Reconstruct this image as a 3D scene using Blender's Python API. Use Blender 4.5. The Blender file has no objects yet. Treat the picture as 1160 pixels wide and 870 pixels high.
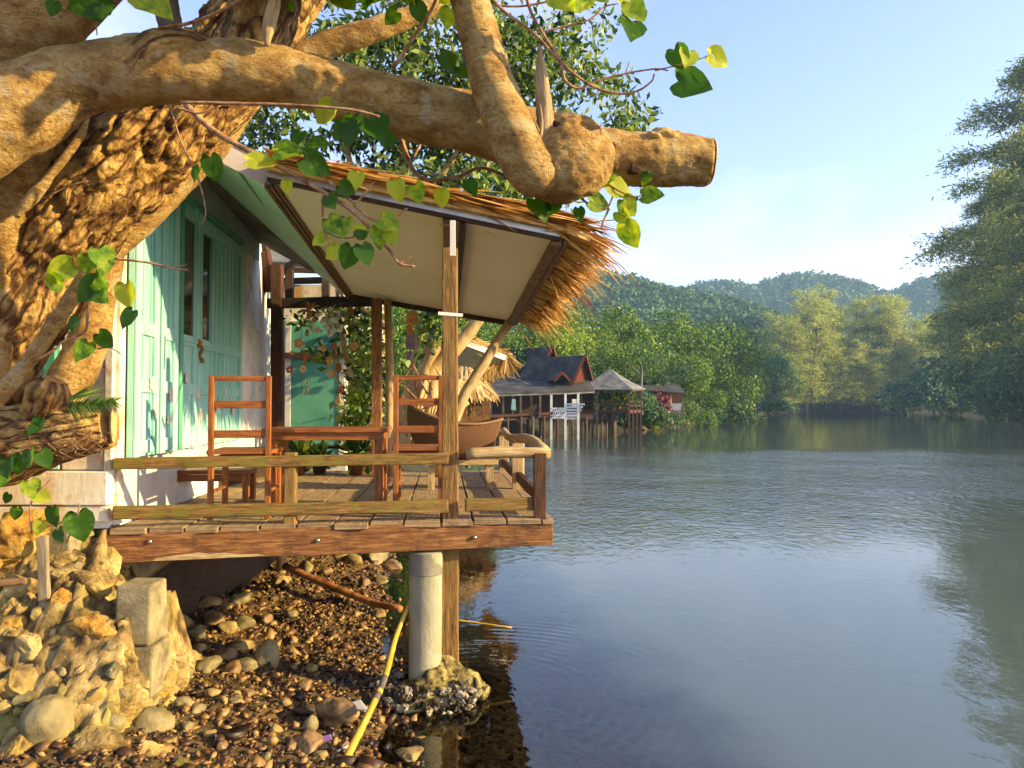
import bpy, bmesh, math, random
import numpy as np
from mathutils import Vector, Matrix, noise
C = bpy.context
SC = C.scene
R = math.radians
random.seed(7)
# ------------------------------------------------------------------ camera
HC = 1.9                      # camera height above the water
F = 860.0                     # focal length in photo pixels (1160 wide)
PITCH = math.atan(25.0/F)
cam = bpy.data.cameras.new('camera'); cam.sensor_width = 36; cam.lens = F/1160*36
cam.clip_start = .05; cam.clip_end = 6000
co = bpy.data.objects.new('camera', cam); SC.collection.objects.link(co)
co.location = (0, 0, HC); co.rotation_euler = (math.pi/2+PITCH, 0, 0)
SC.camera = co
# ------------------------------------------------------------------ light
SUN_EL, SUN_AZ = R(19), R(100.8)      # azimuth clockwise from +Y
w = bpy.data.worlds.new('World'); SC.world = w; w.use_nodes = True
nt = w.node_tree; nt.nodes.clear()
def N(t, ty, **k):
    n = t.nodes.new(ty)
    for a, b in k.items(): setattr(n, a, b)
    return n
sky = N(nt, 'ShaderNodeTexSky', sky_type='NISHITA', sun_disc=False, sun_elevation=SUN_EL, sun_rotation=SUN_AZ,
        air_density=1.0, dust_density=0.4, ozone_density=1.5, altitude=0)
tc = N(nt, 'ShaderNodeTexCoord')
mp = N(nt, 'ShaderNodeMapping'); mp.inputs['Scale'].default_value = (1, 1, 2.2); mp.inputs['Location'].default_value = (3.3, 1.4, .6)
nz = N(nt, 'ShaderNodeTexNoise'); nz.inputs['Scale'].default_value = 2.6; nz.inputs['Detail'].default_value = 7
nz.inputs['Roughness'].default_value = .55
rp = N(nt, 'ShaderNodeValToRGB'); rp.color_ramp.elements[0].position = .52; rp.color_ramp.elements[1].position = .85
rp.color_ramp.elements[0].color = (0, 0, 0, 1); rp.color_ramp.elements[1].color = (.22, .22, .22, 1)
mx = N(nt, 'ShaderNodeMix', data_type='RGBA'); mx.inputs[7].default_value = (8.6, 8.0, 7.6, 1)
bg = N(nt, 'ShaderNodeBackground'); bg.inputs['Strength'].default_value = .14
ow = N(nt, 'ShaderNodeOutputWorld')
L = nt.links.new
L(tc.outputs['Generated'], mp.inputs['Vector']); L(mp.outputs[0], nz.inputs['Vector']); L(nz.outputs['Fac'], rp.inputs['Fac'])
L(rp.outputs['Color'], mx.inputs[0]); L(sky.outputs[0], mx.inputs[6]); tint = N(nt, 'ShaderNodeMix', data_type='RGBA', blend_type='MULTIPLY'); tint.inputs[0].default_value = 1; tint.inputs[7].default_value = (1.04, .90, .985, 1)
L(mx.outputs[2], tint.inputs[6]); L(tint.outputs[2], bg.inputs['Color']); L(bg.outputs[0], ow.inputs[0])
sl = bpy.data.lights.new('sun', 'SUN'); sl.energy = 4.6; sl.angle = R(.5); sl.color = (1, .75, .33)
so = bpy.data.objects.new('sun', sl); SC.collection.objects.link(so)
sd = Vector((math.sin(SUN_AZ)*math.cos(SUN_EL), math.cos(SUN_AZ)*math.cos(SUN_EL), math.sin(SUN_EL)))
so.rotation_euler = sd.to_track_quat('Z', 'Y').to_euler(); so.location = (20, -5, 12)
SC.view_settings.view_transform = 'Standard'; SC.view_settings.look = 'None'
SC.view_settings.exposure = 1.6; SC.view_settings.gamma = 1; SC.view_settings.use_curve_mapping = False
try:
    SC.cycles.max_bounces = 8; SC.cycles.transparent_max_bounces = 12; SC.cycles.volume_bounces = 0
    SC.cycles.use_denoising = True; SC.cycles.sample_clamp_indirect = 6
    SC.cycles.caustics_reflective = False; SC.cycles.caustics_refractive = False
except Exception: pass
# ------------------------------------------------------------------ geometry helpers
def P(px, py, d):
    """the point d metres in front of the camera that the photo shows at (px, py)"""
    x = (px-580)/F*d; y = (435-py)/F*d
    return Vector((x, d*math.cos(PITCH)-y*math.sin(PITCH), HC+d*math.sin(PITCH)+y*math.cos(PITCH)))
def base_matrix(o):
    m = Matrix.Identity(4)
    while o is not None:
        m = o.matrix_basis @ m; o = o.parent
    return m
def tag(o, label=None, cat=None, group=None, kind=None):
    if label: o['label'] = label
    if cat: o['category'] = cat
    if group: o['group'] = group
    if kind: o['kind'] = kind
    return o
def thing(name, label, cat, loc=(0, 0, 0), rz=0, group=None):
    o = bpy.data.objects.new(name, None); SC.collection.objects.link(o)
    o.location = loc; o.rotation_euler = (0, 0, rz); o.empty_display_size = .2
    return tag(o, label, cat, group)
def kids(o): return [c for c in bpy.data.objects if c.parent == o]
def copy_tree(o, parent=None):
    c = o.copy(); SC.collection.objects.link(c); c.parent = parent
    for ch in kids(o): copy_tree(ch, c)
    return c
def catmull(pts, n):
    pts = [Vector(p) for p in pts]
    if len(pts) == 2: return [pts[0].lerp(pts[1], i/n) for i in range(n+1)]
    q = [2*pts[0]-pts[1]]+pts+[2*pts[-1]-pts[-2]]; out = []
    seg = len(pts)-1
    for i in range(n+1):
        t = i/n*seg; k = min(int(t), seg-1); t -= k
        a, b, c, d = q[k:k+4]
        out.append(.5*((2*b)+(c-a)*t+(2*a-5*b+4*c-d)*t*t+(3*b-a-3*c+d)*t**3))
    return out
def lerplist(vals, n):
    seg = len(vals)-1; out = []
    for i in range(n+1):
        t = i/n*seg; k = min(int(t), seg-1); t -= k; t = t*t*(3-2*t)*.5+t*.5
        out.append(vals[k]*(1-t)+vals[k+1]*t)
    return out
class MB:
    def __init__(s): s.v = []; s.f = []; s.uv = []
    def add(s, vs, fs, uvs=None):
        b = len(s.v); s.v += [Vector(v) for v in vs]
        for i, f in enumerate(fs):
            s.f.append([b+k for k in f]); s.uv.append(uvs[i] if uvs else [(0, 0)]*len(f))
    def beam(s, p0, p1, w, h, up=(0, 0, 1), jit=0., seg=None, tw=1., th=1.):
        """a rectangular timber from p0 to p1 (axis), uv runs along it"""
        p0 = Vector(p0); p1 = Vector(p1); d = p1-p0; ln = d.length; d.normalize()
        up = Vector(up)
        if abs(d.dot(up)) > .95: up = Vector((0, 1, 0))
        x = d.cross(up).normalized(); y = x.cross(d).normalized()
        n = seg or (max(1, int(ln/.12)) if jit else 1)
        o = random.random()*50; vs = []
        for i in range(n+1):
            t = i/n; c = p0.lerp(p1, t); ww = w*(1+(tw-1)*t); hh = h*(1+(th-1)*t)
            for a, b in ((-.5, -.5), (.5, -.5), (.5, .5), (-.5, .5)):
                j = Vector((0, 0, 0))
                if jit: j = noise.noise_vector(Vector((o+t*ln*2.2, a*2.0+o, b*2)))*jit
                vs.append(c+x*(a*ww)+y*(b*hh)+j)
        fs = []; us = []
        per = [0, w, w+h, 2*w+h, 2*w+2*h]
        for i in range(n):
            for k in range(4):
                k2 = (k+1) % 4; a = i*4+k; b = i*4+k2
                fs.append([a, a+4, b+4, b])
                u0 = o+ln*i/n; u1 = o+ln*(i+1)/n
                us.append([(u0, o+per[k]), (u1, o+per[k]), (u1, o+per[k+1]), (u0, o+per[k+1])])
        fs.append([0, 1, 2, 3]); us.append([(o, o+h), (o+.02, o+h), (o+.02, o), (o, o)])
        m = n*4; fs.append([m+3, m+2, m+1, m]); us.append([(o, o), (o+.02, o), (o+.02, o+h), (o, o+h)])
        s.add(vs, fs, us)
    def box(s, lo, hi): 
        lo = Vector(lo); hi = Vector(hi); sx, sy, sz = hi-lo; c = (lo+hi)/2
        if sx >= sy and sx >= sz: s.beam((lo.x, c.y, c.z), (hi.x, c.y, c.z), sy, sz)
        elif sy >= sz: s.beam((c.x, lo.y, c.z), (c.x, hi.y, c.z), sx, sz)
        else: s.beam((c.x, c.y, lo.z), (c.x, c.y, hi.z), sx, sy, up=(0, 1, 0))
    def slab(s, quad, th, nrm=None):
        """a polygon given thickness th along its normal"""
        q = [Vector(p) for p in quad]; n = len(q)
        if nrm is None: nrm = (q[1]-q[0]).cross(q[2]-q[0]).normalized()
        nrm = Vector(nrm); o = nrm*th; x = (q[1]-q[0]).normalized(); y = nrm.cross(x)
        vs = q+[p+o for p in q]; uq = [(p.dot(x), p.dot(y)) for p in q]
        fs = [list(range(n))[::-1], list(range(n, 2*n))]; us = [uq[::-1], uq]
        for i in range(n):
            j = (i+1) % n; e = (q[j]-q[i]).length
            fs.append([i, j, n+j, n+i]); us.append([(0, 0), (e, 0), (e, th), (0, th)])
        s.add(vs, fs, us)
    def tube(s, path, rad, n=10, seg=None, disp=None, caps=True, tipcap=None, squash=None):
        seg = seg or max(2, (len(path)-1)*4)
        pts = catmull(path, seg); rr = lerplist(rad, seg) if len(rad) > 1 else [rad[0]]*(seg+1)
        vs = []; ref = None; u = 0; o = random.random()*40; us_ = []
        for i, p in enumerate(pts):
            d = (pts[min(i+1, seg)]-pts[max(i-1, 0)]).normalized()
            if ref is None:
                ref = Vector((0, 0, 1)) if abs(d.z) < .9 else Vector((1, 0, 0))
            x = (ref-d*ref.dot(d)).normalized(); y = d.cross(x); ref = x
            if i: u += (pts[i]-pts[i-1]).length
            us_.append(u)
            for k in range(n):
                a = 2*math.pi*k/n; dr = x*math.cos(a)+y*math.sin(a); r = rr[i]
                if disp: r += disp(u, a, rr[i], p+dr*r)
                vs.append(p+dr*r)
        fs = []; us = []; pr = 2*math.pi*max(rr)
        for i in range(seg):
            for k in range(n):
                k2 = (k+1) % n
                fs.append([i*n+k, i*n+k2, (i+1)*n+k2, (i+1)*n+k])
                us.append([(o+us_[i], pr*k/n), (o+us_[i], pr*(k+1)/n), (o+us_[i+1], pr*(k+1)/n), (o+us_[i+1], pr*k/n)])
        if caps:
            fs.append(list(range(n))[::-1]); us.append([(0, 0)]*n)
            fs.append([seg*n+k for k in range(n)]); us.append([(0, 0)]*n)
        s.add(vs, fs, us)
    def lathe(s, prof, c=(0, 0, 0), n=20, M=None):
        c = Vector(c); vs = []
        for r, z in prof:
            for k in range(n):
                a = 2*math.pi*k/n; v = Vector((r*math.cos(a), r*math.sin(a), z)); vs.append(c+(M @ v if M else v))
        fs = [[i*n+k, i*n+(k+1) % n, (i+1)*n+(k+1) % n, (i+1)*n+k] for i in range(len(prof)-1) for k in range(n)]
        us = [[(k/n, i*.1), ((k+1)/n, i*.1), ((k+1)/n, i*.1+.1), (k/n, i*.1+.1)] for i in range(len(prof)-1) for k in range(n)]
        s.add(vs, fs, us)
    def rock(s, c, rad, seed=0, sub=2, rough=.25, rz=0, flat=0., tilt=(0, 0), cut=0):
        V0, F0 = ICO[sub]; c = Vector(c); o = Vector((seed*3.17, seed*1.31, seed*7.7)); vs = []
        rr_ = random.Random(seed*13+5); pl = [(Vector((rr_.gauss(0, 1), rr_.gauss(0, 1), rr_.gauss(0, 1))).normalized(), rr_.uniform(.52, .82)) for _ in range(cut)]
        Mx = Matrix.Rotation(rz, 3, 'Z') @ Matrix.Rotation(tilt[0], 3, 'X') @ Matrix.Rotation(tilt[1], 3, 'Y')
        for v in V0:
            q = v*(1+rough*noise.noise(v*1.1+o)*1.4+rough*.35*noise.noise(v*3.1+o))
            if flat: q = q*(1-flat*max(0, noise.noise(v*.9-o)))
            for n_, l_ in pl:
                e_ = q.dot(n_)-l_
                if e_ > 0: q = q-n_*e_*.9
            if sub >= 4: q = q*(1+.06*noise.noise(v*6+o)+.04*noise.noise(v*13+o)+.025*noise.noise(v*27+o))
            vs.append(c+Mx @ Vector((q.x*rad[0], q.y*rad[1], q.z*rad[2])))
        s.add(vs, F0)
    def leaf(s, c, size, ang, nrm=(0, -1, 0), fold=.25, curl=.25, wide=1.0):
        """heart shaped leaf: base at c, ang = direction of the tip in the picture plane (0 right, 90 up)"""
        n = Vector(nrm).normalized(); right = Vector((1, 0, 0)); right = (right-n*right.dot(n)).normalized(); up = right.cross(-n)*-1
        up = n.cross(right)
        t = right*math.cos(ang)+up*math.sin(ang); a = t.cross(n)
        mid = [-.0, .1, .3, .52, .75, .93, 1.08]
        out = [(.0, .0), (.3, -.16), (.50, .06), (.54, .34), (.42, .64), (.2, .9), (0, 1.08)]
        c = Vector(c); vs = []
        def pt(x, y): return c+t*(y*size)+a*(x*size*wide)+n*(abs(x)*fold-curl*(y*y*.6)+.05*math.sin(9*y+5*x))*size
        for m in mid: vs.append(pt(0, m))
        for x, y in out: vs.append(pt(x*.55, y*.75+m*0+.25*y)); 
        for x, y in out: vs.append(pt(x, y))
        for x, y in out: vs.append(pt(-x*.55, y))
        for x, y in out: vs.append(pt(-x, y))
        fs = []
        for i in range(6):
            fs.append([i, i+1, 7+i+1, 7+i]); fs.append([7+i, 8+i, 15+i, 14+i])
            fs.append([i+1, i, 21+i, 22+i]); fs.append([22+i, 21+i, 28+i, 29+i])
        s.add(vs, fs)
    def build(s, name, mat, parent=None, smooth=False, bevel=0, loc=None, keep=False, autosm=None):
        me = bpy.data.meshes.new(name)
        ob = bpy.data.objects.new(name, me); SC.collection.objects.link(ob)
        if parent is not None:
            ob.parent = parent; mi = base_matrix(parent).inverted()
            vs = s.v if keep else [mi @ v for v in s.v]
        else:
            if loc is None:
                xs = [v.x for v in s.v]; ys = [v.y for v in s.v]; zs = [v.z for v in s.v]
                loc = Vector(((min(xs)+max(xs))/2, (min(ys)+max(ys))/2, min(zs)))
            loc = Vector(loc); ob.location = loc; vs = s.v if keep else [v-loc for v in s.v]
        me.from_pydata([tuple(v) for v in vs], [], s.f); 
        ul = me.uv_layers.new(name='UVMap')
        flat = [c for f in s.uv for uv in f for c in uv]
        ul.data.foreach_set('uv', flat)
        me.materials.append(mat)
        if smooth: me.polygons.foreach_set('use_smooth', [True]*len(me.polygons))
        if bevel:
            b = ob.modifiers.new('bevel', 'BEVEL'); b.width = bevel; b.segments = 2; b.limit_method = 'ANGLE'
        me.update(); return ob
def ico(sub):
    bm = bmesh.new(); bmesh.ops.create_icosphere(bm, subdivisions=sub, radius=1)
    r = ([v.co.copy() for v in bm.verts], [[v.index for v in f.verts] for f in bm.faces]); bm.free(); return r
ICO = {k: ico(k) for k in (1, 2, 3, 4, 5)}
def np_mesh(name, V, Fc, mat, parent=None, loc=(0, 0, 0), smooth=False):
    me = bpy.data.meshes.new(name); V = np.asarray(V, np.float32); Fc = np.asarray(Fc, np.int32); k = Fc.shape[1]
    me.vertices.add(len(V)); me.vertices.foreach_set('co', V.ravel())
    me.loops.add(Fc.size); me.loops.foreach_set('vertex_index', Fc.ravel())
    me.polygons.add(len(Fc)); me.polygons.foreach_set('loop_start', np.arange(len(Fc), dtype=np.int32)*k)
    if smooth: me.polygons.foreach_set('use_smooth', np.ones(len(Fc), dtype=bool))
    me.update(calc_edges=True); me.validate(); me.materials.append(mat)
    ob = bpy.data.objects.new(name, me); SC.collection.objects.link(ob); ob.location = loc
    if parent is not None: ob.parent = parent
    return ob
def unit(a): return a/np.maximum(np.linalg.norm(a, axis=1, keepdims=True), 1e-6)
def leaf_quads(rng, cen, ln, asp, dirs, nrm=None):
    """rhombic leaves: base at cen, running along dirs"""
    n = len(cen); d = unit(dirs)
    r = rng.normal(size=(n, 3)) if nrm is None else nrm+rng.normal(size=(n, 3))*.45
    s = unit(np.cross(d, r)); ln = ln[:, None]; nn = np.cross(s, d)
    b = cen; m = cen+d*ln*.45+nn*ln*.06; t = cen+d*ln
    V = np.stack([b, m-s*ln*asp, t, m+s*ln*asp], 1).reshape(-1, 3)
    return V, np.arange(4*n).reshape(n, 4)
# ------------------------------------------------------------------ materials
def hexc(c): return (c[0], c[1], c[2], 1)
def mat(name, cols, scale=6, coord='Object', stretch=(1, 1, 1), detail=6, rough=.75, bump=.3, bscale=4, stops=None,
        dirt=None, lich_or_shade=None, trans=0, island=0, spec=.35, nrough=.6, rvar=0, metal=0, lines=None):
    m = bpy.data.materials.new(name); m.use_nodes = True; t = m.node_tree; t.nodes.clear(); K = t.links.new
    out = N(t, 'ShaderNodeOutputMaterial'); b = N(t, 'ShaderNodeBsdfPrincipled')
    tc = N(t, 'ShaderNodeTexCoord'); mp = N(t, 'ShaderNodeMapping'); mp.inputs['Scale'].default_value = stretch
    K(tc.outputs[coord], mp.inputs['Vector'])
    nz = N(t, 'ShaderNodeTexNoise'); nz.inputs['Scale'].default_value = scale; nz.inputs['Detail'].default_value = detail
    nz.inputs['Roughness'].default_value = nrough; K(mp.outputs[0], nz.inputs['Vector'])
    rp = N(t, 'ShaderNodeValToRGB'); cr = rp.color_ramp; k = len(cols)
    st = stops or [.36+.28*i/max(1, k-1) for i in range(k)]
    while len(cr.elements) < k: cr.elements.new(.5)
    for i in range(k): cr.elements[i].position = st[i]; cr.elements[i].color = hexc(cols[i])
    if island:
        g = N(t, 'ShaderNodeNewGeometry'); mt = N(t, 'ShaderNodeMath', operation='MULTIPLY_ADD')
        mt.inputs[1].default_value = island; K(g.outputs['Random Per Island'], mt.inputs[0])
        mt2 = N(t, 'ShaderNodeMath', operation='MULTIPLY_ADD'); mt2.inputs[1].default_value = 1-island*.5; mt2.inputs[2].default_value = -island*.25
        K(nz.outputs['Fac'], mt2.inputs[0]); K(mt2.outputs[0], mt.inputs[2]); K(mt.outputs[0], rp.inputs['Fac'])
    else: K(nz.outputs['Fac'], rp.inputs['Fac'])
    col = rp.outputs['Color']
    for dirt in [q for q in (dirt, lich_or_shade) if q]:
        dc, da, ds, dlo, dhi = dirt
        n2 = N(t, 'ShaderNodeTexNoise'); n2.inputs['Scale'].default_value = ds; n2.inputs['Detail'].default_value = 7
        n2.inputs['Roughness'].default_value = .65; K(tc.outputs['Object'], n2.inputs['Vector'])
        mr = N(t, 'ShaderNodeMapRange'); mr.inputs[1].default_value = dlo; mr.inputs[2].default_value = dhi; mr.inputs[4].default_value = da
        K(n2.outputs['Fac'], mr.inputs[0]); mx = N(t, 'ShaderNodeMix', data_type='RGBA'); K(mr.outputs[0], mx.inputs[0])
        K(col, mx.inputs[6]); mx.inputs[7].default_value = hexc(dc); col = mx.outputs[2]
    b.inputs['Roughness'].default_value = rough; b.inputs['Specular IOR Level'].default_value = spec; b.inputs['Metallic'].default_value = metal
    if rvar:
        rr = N(t, 'ShaderNodeMapRange'); rr.inputs[3].default_value = rough-rvar; rr.inputs[4].default_value = rough+rvar
        K(nz.outputs['Fac'], rr.inputs[0]); K(rr.outputs[0], b.inputs['Roughness'])
    K(col, b.inputs['Base Color'])
    if bump:
        n3 = N(t, 'ShaderNodeTexNoise'); n3.inputs['Scale'].default_value = scale*bscale; n3.inputs['Detail'].default_value = 8
        n3.inputs['Roughness'].default_value = .7
        K(mp.outputs[0], n3.inputs['Vector']); bp = N(t, 'ShaderNodeBump'); bp.inputs['Strength'].default_value = min(1, bump)
        bp.inputs['Distance'].default_value = .02*max(1, bump); K(n3.outputs['Fac'], bp.inputs['Height']); K(bp.outputs[0], b.inputs['Normal'])
    if trans:
        tr = N(t, 'ShaderNodeBsdfTranslucent'); hs = N(t, 'ShaderNodeHueSaturation'); hs.inputs['Value'].default_value = 1.7; hs.inputs['Saturation'].default_value = 1.1
        hs.inputs['Hue'].default_value = .485
        K(col, hs.inputs['Color']); K(hs.outputs[0], tr.inputs['Color']); ms = N(t, 'ShaderNodeMixShader'); ms.inputs[0].default_value = trans
        K(b.outputs[0], ms.inputs[1]); K(tr.outputs[0], ms.inputs[2]); K(ms.outputs[0], out.inputs[0])
    else: K(b.outputs[0], out.inputs[0])
    return m
WS = (3.2, 34, 1)
def wood(name, cols, dirt=None, rough=.7, bump=.5, st=WS, **k): return mat(name, cols, 1.6, 'UV', st, rough=rough, bump=bump*1.6, bscale=2.5, nrough=.72, dirt=dirt, **k)
m_beam = wood('red_brown_timber', [(.09, .03, .010), (.22, .088, .026), (.38, .19, .07)], dirt=((.06, .022, .010), .7, 8, .5, .66))
m_mossrail = wood('mossy_rail_timber', [(.06, .035, .012), (.19, .10, .025), (.34, .20, .06)], dirt=((.17, .15, .02), .85, 9, .48, .60))
m_post = wood('weathered_post_timber', [(.06, .025, .008), (.22, .11, .030), (.38, .22, .07)], dirt=((.20, .15, .03), .7, 7, .5, .64))
m_pale = wood('pale_driftwood', [(.25, .15, .06), (.46, .32, .16), (.60, .46, .26)], dirt=((.2, .1, .04), .5, 4, .52, .7))
m_deckw = wood('grey_brown_deck_timber', [(.16, .10, .055), (.30, .20, .11), (.42, .30, .18)], dirt=((.09, .05, .022), .65, 9, .5, .66))
m_varn = wood('orange_varnished_wood', [(.12, .034, .008), (.26, .085, .017), (.38, .145, .034)], rough=.45, bump=.15, dirt=((.12, .035, .012), .5, 6, .5, .75))
m_varnd = wood('dark_varnished_wood', [(.10, .025, .01), (.18, .05, .015), (.26, .08, .025)], rough=.4, bump=.15)
m_dark = wood('dark_brown_timber', [(.018, .010, .006), (.045, .024, .013), (.08, .042, .022)])
m_darkred = wood('dark_red_timber', [(.02, .009, .006), (.06, .02, .01), (.16, .05, .02)])
m_stake = wood('grey_weathered_stake', [(.16, .12, .07), (.28, .22, .14), (.38, .31, .2)])
m_rafter = wood('brown_rafter_timber', [(.08, .04, .018), (.2, .11, .05), (.3, .18, .09)])
m_teal = mat('flaking_teal_paint', [(.22, .50, .44), (.29, .59, .53), (.37, .66, .61)], 2.2, stretch=(1, 1, .35), rough=.6, bump=.25, bscale=12, dirt=((.50, .62, .48), .55, 6, .60, .72))
m_teal2 = mat('darker_teal_paint', [(.06, .26, .18), (.09, .32, .22), (.12, .37, .26)], 2, rough=.6, bump=.2, bscale=10)
m_soffit = mat('teal_soffit_paint', [(.42, .68, .56), (.47, .74, .62), (.52, .78, .67)], 1.5, rough=.6, bump=.12, bscale=10, dirt=((.3, .5, .4), .5, 2.5, .55, .75))
m_plaster = mat('weathered_white_plaster', [(.42, .46, .45), (.70, .71, .68), (.82, .81, .77)], 3.5, stretch=(1, 1, .6), stops=[.30, .46, .6], rough=.85, bump=.5, bscale=6, dirt=((.22, .25, .24), .75, 5, .56, .68))
m_grey = mat('grey_blue_paint', [(.34, .46, .44), (.42, .54, .51)], 2.5, rough=.75, bump=.25, bscale=10)
m_white = mat('dirty_white_paint', [(.52, .46, .36), (.70, .64, .54), (.78, .74, .66)], 3, stretch=(1, 1, .5), rough=.7, bump=.25, bscale=8, dirt=((.50, .26, .05), .85, 4.5, .50, .64))
m_pink = mat('pale_pink_board_paint', [(.55, .46, .38), (.68, .58, .49)], 3, rough=.7, bump=.2, bscale=8)
m_flower = mat('faded_pink_paint', [(.62, .56, .46), (.70, .56, .47)], 20, rough=.7, bump=0)
m_cream = mat('cream_ceiling_sheet', [(.68, .65, .53), (.75, .72, .60), (.79, .76, .65)], .9, rough=.55, bump=.03, bscale=20, dirt=((.35, .28, .14), .35, 2, .6, .75))
m_metal = mat('galvanised_metal', [(.32, .33, .34), (.5, .51, .52)], 8, rough=.45, bump=.1, metal=.7)
m_whitem = mat('white_metal', [(.7, .69, .66), (.8, .79, .76)], 8, rough=.45, bump=.05)
m_bolt = mat('steel_bolt', [(.4, .4, .4), (.6, .6, .6)], 20, rough=.3, bump=0, metal=1)
m_thatch = mat('dry_palm_thatch', [(.24, .12, .03), (.60, .36, .09), (.80, .56, .22)], 12, rough=.7, bump=.2, island=.75, trans=.15)
m_thatchp = mat('pale_straw_thatch', [(.3, .17, .06), (.5, .32, .13), (.62, .43, .2)], 12, rough=.8, bump=.2, island=.7)
m_glass = mat('dark_window_glass', [(.012, .010, .008), (.03, .022, .015), (.09, .06, .03)], 4, stretch=(3, 3, .7), rough=.08, bump=0, spec=.6)
def bark_mat(name, cols, crack, sc, st, bump=1., width=.16, lich_or_shade=None):
    m = mat(name, cols, sc, stretch=(1, 1, 1), stops=[.28, .42, .55, .70], rough=.85, bump=1, bscale=4, nrough=.72, dirt=((.13, .06, .018), .6, 22, .54, .68)); t = m.node_tree; K = t.links.new
    b = [n for n in t.nodes if n.type == 'BSDF_PRINCIPLED'][0]; uv = N(t, 'ShaderNodeTexCoord'); nz = N(t, 'ShaderNodeTexNoise'); nz.inputs['Scale'].default_value = 5; nz.inputs['Detail'].default_value = 4
    K(uv.outputs['UV'], nz.inputs['Vector']); ad = N(t, 'ShaderNodeMix', data_type='VECTOR'); ad.inputs[0].default_value = .12; K(uv.outputs['UV'], ad.inputs[4]); K(nz.outputs['Color'], ad.inputs[5])
    hs = []
    for k in (1, 2.7):
        mp = N(t, 'ShaderNodeMapping'); mp.inputs['Scale'].default_value = (st[0]*k, st[1]*k, 1); K(ad.outputs[1], mp.inputs['Vector'])
        v = N(t, 'ShaderNodeTexVoronoi', feature='DISTANCE_TO_EDGE'); v.inputs['Scale'].default_value = 1; K(mp.outputs[0], v.inputs['Vector'])
        r = N(t, 'ShaderNodeMapRange', interpolation_type='SMOOTHSTEP'); r.inputs[2].default_value = width; K(v.outputs['Distance'], r.inputs[0]); hs.append(r.outputs[0])
    mu = N(t, 'ShaderNodeMath', operation='MULTIPLY_ADD'); mu.inputs[1].default_value = .45; K(hs[1], mu.inputs[0]); K(hs[0], mu.inputs[2])
    old = b.inputs['Base Color'].links[0].from_socket; mr = N(t, 'ShaderNodeMapRange'); mr.inputs[1].default_value = .15; mr.inputs[2].default_value = 1.1; K(mu.outputs[0], mr.inputs[0])
    mx = N(t, 'ShaderNodeMix', data_type='RGBA'); mx.inputs[6].default_value = hexc(crack); K(mr.outputs[0], mx.inputs[0]); K(old, mx.inputs[7]); K(mx.outputs[2], b.inputs['Base Color'])
    bp = N(t, 'ShaderNodeBump'); bp.inputs['Strength'].default_value = bump; bp.inputs['Distance'].default_value = .03; K(mu.outputs[0], bp.inputs['Height']); K(b.inputs['Normal'].links[0].from_socket, bp.inputs['Normal']); K(bp.outputs[0], b.inputs['Normal'])
    return m
m_bark = bark_mat('rough_orange_bark', [(.17, .07, .014), (.38, .20, .05), (.58, .36, .11), (.70, .50, .22)], (.10, .038, .010), 10, (4, 13), .6, .2)
m_barkold = mat('rough_orange_bark', [(.10, .042, .010), (.30, .15, .045), (.50, .29, .11), (.62, .42, .20)], 7, stretch=(1, 1, 1), stops=[.25, .42, .56, .72], rough=.85, bump=.9, bscale=4, dirt=((.12, .055, .02), .7, 4, .55, .72))
m_bark2 = mat('smooth_tan_bark', [(.18, .080, .015), (.42, .235, .058), (.58, .37, .115), (.70, .53, .26)], 9, stretch=(.7, 1, 1.3), stops=[.30, .45, .55, .70], rough=.8, bump=2, bscale=5, nrough=.76, dirt=((.14, .06, .016), .5, 42, .53, .64), lich_or_shade=((.60, .48, .27), .7, 8, .56, .63))
m_bark2o = mat('smooth_tan_bark', [(.20, .095, .025), (.42, .24, .085), (.58, .38, .17), (.66, .50, .28)], 5, stretch=(1, 1, 1), stops=[.28, .42, .55, .72], rough=.75, bump=.5, bscale=6, dirt=((.16, .085, .035), .7, 7, .56, .70))
m_barkring = mat('grey_scar_bark', [(.16, .12, .08), (.26, .2, .14)], 20, rough=.8, bump=.4)
m_cut = mat('sawn_pale_wood', [(.45, .27, .10), (.62, .43, .2)], 16, rough=.85, bump=.4)
m_hole = mat('rotten_knot_wood', [(.02, .008, .003), (.09, .035, .012)], 20, rough=.9, bump=.6)
m_twig = mat('reddish_twig_bark', [(.16, .06, .03), (.32, .16, .08), (.44, .28, .16)], 30, rough=.7, bump=.3)
m_leaf = mat('heart_leaf_green', [(.04, .12, .010), (.12, .25, .018), (.26, .38, .028), (.42, .48, .045)], 26, rough=.45, bump=.15, bscale=6, island=.75, trans=.55, spec=.3)
m_leafd = mat('glossy_green_leaves', [(.015, .05, .008), (.05, .12, .014), (.12, .20, .025), (.22, .28, .045)], 3, rough=.42, bump=0, island=.85, trans=.28)
m_leaflit = mat('yellow_green_leaves', [(.05, .12, .012), (.15, .25, .02), (.28, .36, .04)], 1.2, rough=.5, bump=0, island=.7, trans=.35)
m_leafm = mat('mid_green_leaves', [(.025, .075, .014), (.08, .17, .022), (.17, .27, .04)], .35, rough=.5, bump=0, island=.45, trans=.3)
m_leafb = mat('blue_green_leaves', [(.025, .075, .035), (.06, .14, .055), (.12, .21, .08)], .35, rough=.5, bump=0, island=.6, trans=.3)
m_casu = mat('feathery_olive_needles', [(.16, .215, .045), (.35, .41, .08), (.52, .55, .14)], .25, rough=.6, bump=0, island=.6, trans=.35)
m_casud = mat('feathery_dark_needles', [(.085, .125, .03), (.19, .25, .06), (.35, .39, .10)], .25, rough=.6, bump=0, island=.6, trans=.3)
m_hillleaf = mat('hill_forest_leaves', [(.025, .07, .02), (.06, .13, .035), (.11, .19, .055)], .03, rough=.7, bump=0, island=.45, trans=.15)
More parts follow.
